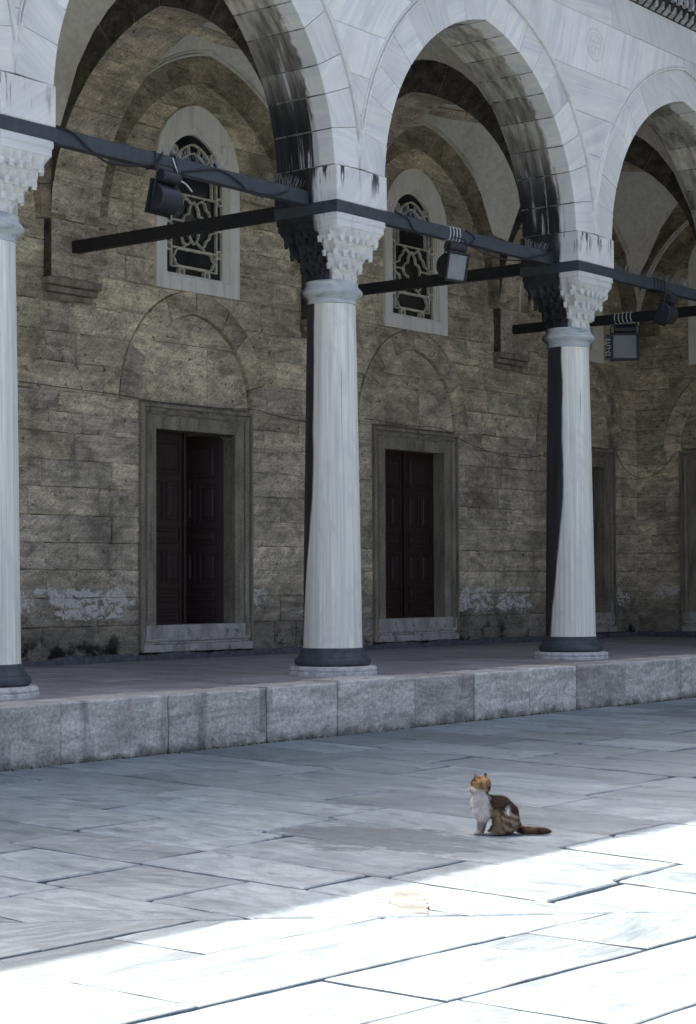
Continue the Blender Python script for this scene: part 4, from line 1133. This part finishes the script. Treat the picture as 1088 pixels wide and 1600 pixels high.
# ------------------------------------------------------------------ floodlights
def make_flood(label, loc, facing, pitch, scale=1.0, letters=False):
    """+x is the beam direction before rotation; hung by a yoke from the beam above"""
    t = thing('floodlight', label, 'floodlight', loc, 0, 'black floodlights hung from the tie beams')
    Rm = Matrix.Rotation(facing, 4, 'Z') @ Matrix.Rotation(-pitch, 4, 'Y') @ Matrix.Scale(scale, 4)
    def out(bm, nm, mat, smooth=False):
        bmesh.ops.transform(bm, matrix=Rm, verts=bm.verts); return fin(bm, nm, mat, t, smooth=smooth)
    W_, H_ = .36, .34
    # body: half-drum behind the front frame
    bm = bmesh.new(); rings = []
    for y_ in (-W_/2, -W_/2+.012, W_/2-.012, W_/2):
        k = .94 if abs(y_) > W_/2-.005 else 1
        rings.append([(0, y_, H_/2*k)]+[(-.20*k*math.sin(a_*math.pi/12), y_, H_/2*k*math.cos(a_*math.pi/12)) for a_ in range(1, 12)]+[(0, y_, -H_/2*k)])
    add_loft(bm, rings); out(bm, 'housing', M['black'], True)
    # ballast drum on top
    bm = bmesh.new(); rings = []
    for y_ in (-.15, -.14, .14, .15):
        k = .062 if abs(y_) > .145 else .072
        rings.append([(-.07+k*math.cos(a_*math.pi/8), y_, H_/2+.075+k*math.sin(a_*math.pi/8)) for a_ in range(16)])
    add_loft(bm, rings); out(bm, 'ballast_box', M['black'], True)
    # front frame, reflector, lamp, glass
    bm = bmesh.new(); add_bar2(bm, [(-W_/2-.005, -H_/2-.01), (W_/2+.005, -H_/2-.01), (W_/2+.005, H_/2+.01), (-W_/2-.005, H_/2+.01)], .045, -.03, .012, True)
    bmesh.ops.transform(bm, matrix=Matrix.Rotation(math.pi/2, 4, 'Z'), verts=bm.verts); out(bm, 'front_frame', M['black'])
    bm = bmesh.new(); rings = []
    for y_ in (-W_/2+.03, W_/2-.03): rings.append([(.004, y_, H_/2-.03)]+[(-.10*math.sin(a_*math.pi/8)+.004, y_, (H_/2-.03)*math.cos(a_*math.pi/8)) for a_ in range(1, 8)]+[(.004, y_, -H_/2+.03)])
    rs = add_loft(bm, rings, False, False); bm.faces.new(rs[0]); bm.faces.new(rs[1][::-1])
    bmesh.ops.translate(bm, verts=bm.verts, vec=(.006, 0, 0)); out(bm, 'reflector', M['reflector'])
    bm = bmesh.new(); add_tube(bm, [(-.03, -.09, .0), (-.03, .09, .0)], .018, 8); add_tube(bm, [(-.03, .09, .0), (-.03, .13, .0)], .028, 8); out(bm, 'lamp', M['galv'])
    bm = bmesh.new(); add_box(bm, (.013, 0, 0), (.004, W_-.035, H_-.02)); out(bm, 'glass', M['lampglass'])
    # yoke
    bm = bmesh.new()
    for s in (-1, 1): add_tube(bm, [(-.06, s*(W_/2+.012), 0), (-.05, s*(W_/2+.02), H_/2+.10), (-.02, s*.12, H_/2+.20)], .009, 5)
    add_tube(bm, [(-.02, -.12, H_/2+.20), (-.02, .12, H_/2+.20)], .010, 5); out(bm, 'yoke', M['black'])
    if letters:
        # the upright lettering on the dark side strip
        bm = bmesh.new(); add_box(bm, (.012, -W_/2-.05, 0), (.03, .07, H_)); out(bm, 'side_strip', M['black'])
        cu_ = bpy.data.curves.new('txt', 'FONT'); cu_.body = 'D-LITE'; cu_.size = .085; cu_.align_x = 'CENTER'; cu_.align_y = 'CENTER'; cu_.extrude = .001
        to = bpy.data.objects.new('txt', cu_); C.objects.link(to); dg = bpy.context.evaluated_depsgraph_get(); dg.update()
        me = bpy.data.meshes.new_from_object(to.evaluated_get(dg)); bpy.data.objects.remove(to)
        # text plane -> facing +x, reading upwards
        T = Matrix(((0, 0, 1, .0285), (0, -1, 0, -W_/2-.05), (1, 0, 0, 0), (0, 0, 0, 1)))
        me.transform(Rm @ T); mesh_obj('lettering', me, M['lettering'], t)
    return t
LEFTV = math.atan2(.782, -.623)                     # pointing image-left
make_flood('black floodlight with a drum-shaped back hanging from the left beam before the large window', (2.06, -.12, 4.66), LEFTV-.62, R(14), .84)
make_flood('black floodlight with its pale glass turned to the courtyard under the middle beam', (7.06, -.05, 4.66), math.atan2(-.623, -.782)+.78, R(-12), .90)
make_flood('black floodlight seen from behind under the far right beam', (11.93, -.08, 4.66), LEFTV-.55, R(18), .86)
make_flood('square black floodlight with lettered edge, facing out below the far corner beam', (14.4, 1.95, 4.60), math.atan2(-.623, -.782)-.1, R(-4), 1.10, True)

# ties and cables
def ties(label, x0, n, dx, rad=.088, mat='white_tie'):
    bm = bmesh.new()
    for i in range(n):
        x_ = x0+i*dx; pts = [(x_+.012*math.sin(k), .062*(1 if k in (2, 3, 4, 5) else -1) if True else 0, 0) for k in range(8)]
        loop = [(x_, -.058, 5.120), (x_+.01, -.062, 5.04), (x_-.015, -.060, 4.962), (x_, .058, 4.958), (x_+.01, .060, 5.04), (x_, .058, 5.121), (x_, -.058, 5.120)]
        add_tube(bm, loop, .007, 5)
    o = fin(bm, 'tie_wires', M[mat]); tag(o, label, 'wires'); return o
ties('white tie wires wrapped round the middle beam above the floodlight', 6.93, 4, .065)
ties('black cable coils wrapped round the left beam above the drum-backed floodlight', 2.05, 2, .28, mat='cable')
ties('cable ties wrapped round the far right beam', 11.75, 4, .09, mat='cable')
bm = bmesh.new()
for i in range(5):
    y_ = 1.80+i*.07; loop = [(14.4-.068, y_, 5.12), (14.4-.072, y_+.01, 5.04), (14.4-.068, y_-.012, 4.965), (14.4+.068, y_, 4.965), (14.4+.07, y_, 5.12), (14.4-.068, y_, 5.12)]
    add_tube(bm, loop, .008, 5)
tag(fin(bm, 'tie_wires', M['white_tie']), 'white tie wires wrapped round the far corner beam above the square floodlight', 'wires')
def cable(label, pts, r=.011, mat='cable', sub=6, group=None):
    P = [Vector(p) for p in pts]; out = []
    for i in range(len(P)-1):
        p0, p1, p2, p3 = P[max(i-1, 0)], P[i], P[i+1], P[min(i+2, len(P)-1)]
        for k in range(sub):
            u = k/sub; out.append(.5*((2*p1)+(p2-p0)*u+(2*p0-5*p1+4*p2-p3)*u*u+(3*p1-p0-3*p2+p3)*u**3))
    out.append(P[-1]); bm = bmesh.new(); add_tube(bm, out, r, 5); o = fin(bm, 'cable', M[mat], smooth=True); tag(o, label, 'cable', group); return o
cable('black cable sagging off the left beam beside the left-hand column', [(.60, -.06, 5.13), (.95, -.064, 5.10), (1.15, -.065, 5.00), (1.40, -.07, 4.90), (1.75, -.06, 4.93), (2.05, -.06, 5.00), (2.15, -.06, 5.13)])
cable('black cable along the left beam right of the floodlight', [(2.42, -.06, 4.98), (2.75, -.062, 5.06), (3.0, -.062, 5.09), (3.25, -.065, 5.02), (3.4, -.07, 4.94), (3.7, -.065, 4.95), (4.0, -.06, 5.05)])
cable('thin cable drooping from the middle beam near the middle column', [(5.9, -.06, 5.12), (6.1, -.065, 5.08), (6.2, -.065, 4.98), (6.35, -.065, 4.93), (6.55, -.06, 4.97)], .009)
cable('thin cable drooping below the middle beam towards the right-hand column', [(7.25, -.06, 5.12), (7.42, -.064, 5.05), (7.36, -.065, 4.95), (7.8, -.065, 4.88), (8.3, -.065, 4.90), (8.7, -.06, 5.0), (9.1, -.06, 5.1)], .009)
cable('white lead looping from the beam into the drum-backed floodlight', [(2.30, -.05, 5.10), (2.33, -.075, 4.98), (2.36, -.08, 4.90), (2.45, -.09, 4.86), (2.52, -.10, 4.80)], .008, 'white_tie')
yw = YW-.035
cable('thin wire running along the wall left of the open door', [(4.0, yw, 3.36), (4.7, yw, 3.34), (5.3, yw, 3.33), (5.7, yw, 3.32), (6.0, yw-.05, 3.29)], .0055, 'wire')
cable('thin wire sagging over the lintel of the open door and along the wall beside it', [(6.0, yw-.05, 3.29), (6.6, yw-.05, 3.275), (7.4, yw-.05, 3.28), (8.1, yw-.05, 3.31), (8.6, yw, 3.27), (9.1, yw, 3.23), (9.7, yw, 3.22)], .0055, 'wire')
cable('loose pale wire end hanging in front of the open door', [(7.78, yw-.055, 3.28), (7.76, yw-.07, 3.10), (7.70, yw-.08, 2.93), (7.55, yw-.07, 2.87), (7.45, yw-.05, 2.90)], .007, 'patch')
cable('thin wire looping along the wall from the second door to the right', [(10.6, yw, 3.36), (11.0, yw-.05, 3.34), (11.6, yw-.05, 3.31), (12.4, yw-.05, 3.33), (13.0, yw, 3.20), (13.8, yw, 3.05), (14.8, yw, 3.0), (15.6, yw, 3.12), (16.2, yw, 3.3)], .0055, 'wire')
cable('thin wire sagging across the corner of the gallery at the far right', [(17.7, yw, 3.32), (18.0, yw, 3.0), (18.4, yw, 2.84), (18.50, 3.9, 2.82), (18.50, 3.6, 2.95), (18.49, 3.3, 3.25)], .0055, 'wire')

# ------------------------------------------------------------------ the cat
def build_cat(loc, rz):
    t = thing('cat', 'fluffy calico cat sitting on the shaded paving with its head turned away', 'cat', loc, rz)
    bm = bmesh.new()
    def ell(c, r, rot=(0, 0, 0)):
        mt = Matrix.Translation(c) @ Matrix.Rotation(rot[2], 4, 'Z') @ Matrix.Rotation(rot[1], 4, 'Y') @ Matrix.Rotation(rot[0], 4, 'X') @ Matrix.Diagonal((*r, 1))
        bmesh.ops.create_uvsphere(bm, u_segments=20, v_segments=12, radius=1, matrix=mt)
    def chain(pts):
        for (a, ra), (b, rb) in zip(pts, pts[1:]):
            a, b = Vector(a), Vector(b); n = max(2, int((b-a).length/(.35*min(ra, rb)))+1)
            for i in range(n+1):
                u = i/n; ell(a.lerp(b, u), (ra+(rb-ra)*u,)*3)
    chain([((-.070, 0, .066), .062), ((-.052, 0, .118), .074), ((-.018, 0, .150), .073), ((.035, 0, .163), .064), ((.072, 0, .182), .056), ((.094, 0, .218), .045), ((.10, 0, .25), .040)])
    ell((.080, 0, .150), (.060, .060, .070)); ell((.096, 0, .198), (.050, .054, .054))
    for s in (-1, 1):
        ell((-.050, s*.048, .072), (.078, .040, .070), (0, .35, 0)); ell((-.005, s*.060, .030), (.040, .026, .028)); ell((.022, s*.062, .012), (.036, .018, .013))
    for s, dx in ((1, .010), (-1, -.008)):
        chain([((.070, s*.034, .130), .034), ((.088+dx, s*.032, .075), .023), ((.094+dx, s*.030, .024), .0165)]); ell((.106+dx, s*.030, .012), (.026, .018, .013))
        for k in (-1, 0, 1): ell((.124+dx, s*.030+k*.009, .009), (.010, .0058, .0085))
    chain([((-.105, .004, .040), .025), ((-.150, .020, .024), .0215), ((-.215, .036, .021), .0195), ((-.262, .034, .020), .0175), ((-.292, .022, .018), .012)])
    hd = Vector((.098, .0, .287)); fd = Vector((.66, -.75, -.03)).normalized(); sd_ = Vector((.755, .656, 0)); up = Vector((0, 0, 1))
    hr = math.atan2(fd.y, fd.x)
    ell(hd, (.054, .058, .049), (0, 0, hr)); ell(hd-fd*.012+up*.004, (.048, .053, .047), (0, 0, hr))
    ell(hd+fd*.040-up*.014, (.022, .025, .018), (0, 0, hr)); ell(hd+fd*.030-up*.024, (.026, .026, .016), (0, 0, hr))
    for s in (-1, 1): ell(hd+sd_*s*.040-up*.020+fd*.008, (.029, .029, .027))
    # ears: hollow-fronted cones
    for s in (-1, 1):
        base = hd+sd_*s*.033+up*.034-fd*.002; tip = hd+sd_*s*.043+up*.072-fd*.002
        n = 12; rows = []
        for k in range(5):
            u = k/4; c_ = base.lerp(tip, u); w_ = .024*(1-u)**.8+.002; th = .0095*(1-u)+.002
            rows.append([c_+sd_*w_*math.cos(2*math.pi*i/n)+fd*th*math.sin(2*math.pi*i/n) for i in range(n)])
        add_loft(bm, rows)
    me = bpy.data.meshes.new('cat_raw'); bm.to_mesh(me); bm.free()
    tmp = bpy.data.objects.new('cat_raw', me); C.objects.link(tmp)
    md = tmp.modifiers.new('r', 'REMESH'); md.mode = 'VOXEL'; md.voxel_size = .0036
    sm = tmp.modifiers.new('s', 'SMOOTH'); sm.iterations = 5; sm.factor = .5
    dg = bpy.context.evaluated_depsgraph_get(); dg.update()
    body = bpy.data.meshes.new_from_object(tmp.evaluated_get(dg)); bpy.data.objects.remove(tmp)
    body.name = 'body'
    WHITE, ORANGE, TAN, BLACK, GREY, BROWN = (.80, .765, .70), (.46, .29, .145), (.36, .245, .135), (.024, .020, .018), (.22, .18, .13), (.14, .085, .042)
    def mixc(a, b, u): u = max(0, min(1, u)); return tuple(x_+(y_-x_)*u for x_, y_ in zip(a, b))
    def coat(p):
        x, y, z = p; n = mnoise.noise(p*30); n2 = mnoise.noise(p*75); n3 = mnoise.noise(p*14+Vector((3, 1, 7)))
        if (p-hd).length < .105 and z > .238 + .02*n:
            q = p-hd; f_ = q.dot(fd); s_ = q.dot(sd_)
            c_ = mixc(ORANGE, (.16, .075, .03), 1 if math.sin(s_*210+q.z*60+3*n) > .62 and q.z > -.01 else .12)
            if q.z < -.004+.014*n+.42*f_ and s_ > -.05: c_ = mixc(WHITE, TAN, .2+.4*n)
            if f_ < -.030 and s_ < -.005 and q.z < .0: c_ = BLACK
            if q.z > .058 and s_ < 0: c_ = BLACK
            return c_
        if x < -.108 and z < .075:                      # tail
            u = (-x-.11)/.21
            c_ = mixc(BROWN, BLACK, .5+.6*math.sin(u*26+2*n)); c_ = mixc(c_, TAN, .35*(n > .1)); 
            return mixc(c_, BLACK, (u-.55)*2.2)
        if z < .105 and x > .045:                       # forelegs
            return mixc(mixc(WHITE, GREY, .55+.6*n3), GREY, (.10-z)*5) if z > .022 else mixc(GREY, WHITE, .3)
        edge = .045+.35*(z-.16)*0.25+.014*n
        if x > edge+.004 and z > .085: return mixc(WHITE, (.50, .47, .43), .5+.5*n2)
        if x > .0 and z < .10: return mixc(mixc(GREY, TAN, .5+n3), BLACK, .15+.5*max(0, n))
        spot = Vector((x+.052, z-.150)); 
        if (spot.x*1.5)**2+(spot.y*.75)**2 < (.0175+.004*n)**2 and y > 0: return WHITE
        top = .196 - .30*max(0, -.01-x) - .55*max(0, -.06-x) - .018*n*1.2
        if x < .055 and z > top-.030-.035*max(0, n3): return mixc(BLACK, BROWN, .25+.35*n2)
        if x > -.02: return mixc(mixc(TAN, ORANGE, .35+.5*n3), BLACK, .75 if mnoise.noise(Vector((x*80, y*20, z*12))) > .22 else .08)
        if z < .035 and x < -.04: return mixc(BROWN, BLACK, .6)
        st = math.sin(z*150-x*55+2.5*n)
        return mixc(mixc(TAN, WHITE, .15*(1+n)), BLACK, .88 if st > .15 else .05)
    ca = body.color_attributes.new('coat', 'FLOAT_COLOR', 'POINT')
    cols = []
    for v_ in body.vertices: cols += [*coat(v_.co), 1]
    ca.data.foreach_set('color', cols)
    body.polygons.foreach_set('use_smooth', [True]*len(body.polygons))
    tm_ = MT('cat_fur', .75, .15); at = tm_.t.nodes.new('ShaderNodeAttribute'); at.attribute_name = 'coat'
    tm_.col(at.outputs['Color'])
    body.materials.clear()
    bo = mesh_obj('body', body, tm_.m, t)
    # fur: short tapering blades that lie along the coat
    rg = random.Random(17); verts, faces, vc = [], [], []
    polys = list(body.polygons); areas = [p_.area for p_ in polys]; picks = rg.choices(polys, areas, k=42000)
    for p_ in picks:
        vs = [body.vertices[i].co for i in p_.vertices]; a_, b_ = rg.random(), rg.random()
        q = vs[0].lerp(vs[1], a_).lerp(vs[min(3, len(vs)-1)].lerp(vs[2], a_), b_); n_ = p_.normal
        x, y, z = q
        flow = Vector((-.45, 0, -1))
        ln = .016
        if x < -.108 and z < .075: flow = Vector((-1, 0, -.12)); ln = .018
        elif z > .245: flow = -fd*.8+Vector((0, 0, -.5)); ln = .011 if z > .28 else .016
        elif x > .05 and z > .10: flow = Vector((.10, 0, -1)); ln = .025
        elif z < .035: ln = .005
        elif z < .10 and x > .05: ln = .008
        if z > .325: ln = .005
        fl = (flow - n_*flow.dot(n_)); fl = fl.normalized() if fl.length > 1e-4 else Vector((0, 0, -1))
        d = (fl + n_*rg.uniform(.18, .5) + Vector((rg.uniform(-1, 1), rg.uniform(-1, 1), rg.uniform(-1, 1)))*.16).normalized()
        sdv = d.cross(n_); sdv = sdv.normalized() if sdv.length > 1e-4 else Vector((1, 0, 0))
        ln *= rg.uniform(.8, 1.7); wd = .0012
        tip = q+d*ln
        if tip.z < .001: tip.z = .001
        k = len(verts); verts += [q-sdv*wd-n_*.001, q+sdv*wd-n_*.001, tip]; faces.append((k, k+1, k+2))
        cc = coat(q+Vector((rg.gauss(0, 1), rg.gauss(0, 1), rg.gauss(0, 1)))*.0045); j = rg.uniform(.75, 1.3); cc = [min(1, c0*j) for c0 in cc]; vc += [*cc, 1]*3
    # whiskers-side face features
    me = bpy.data.meshes.new('fur'); me.from_pydata([tuple(v_) for v_ in verts], [], faces)
    ca = me.color_attributes.new('coat', 'FLOAT_COLOR', 'POINT'); ca.data.foreach_set('color', vc)
    fo = mesh_obj('fur', me, tm_.m, t); fo['kind'] = 'stuff'
    # eyes and nose
    for s in (-1, 1):
        bm = bmesh.new(); bmesh.ops.create_uvsphere(bm, u_segments=10, v_segments=8, radius=.0085, matrix=Matrix.Translation(hd+fd*.041+sd_*s*.020+up*.008)); fin(bm, 'eye', M['eye'], t, smooth=True)
    bm = bmesh.new(); bmesh.ops.create_uvsphere(bm, u_segments=8, v_segments=6, radius=.0055, matrix=Matrix.Translation(hd+fd*.0625-up*.008)); fin(bm, 'nose', M['nose'], t, smooth=True)
    return t
M['eye'] = plain('cat_eye', (.12, .13, .04), .15); M['nose'] = plain('cat_nose', (.35, .16, .14), .5)
build_cat((-1.478, -6.335, GZ+.001), math.atan2(.782, -.623))
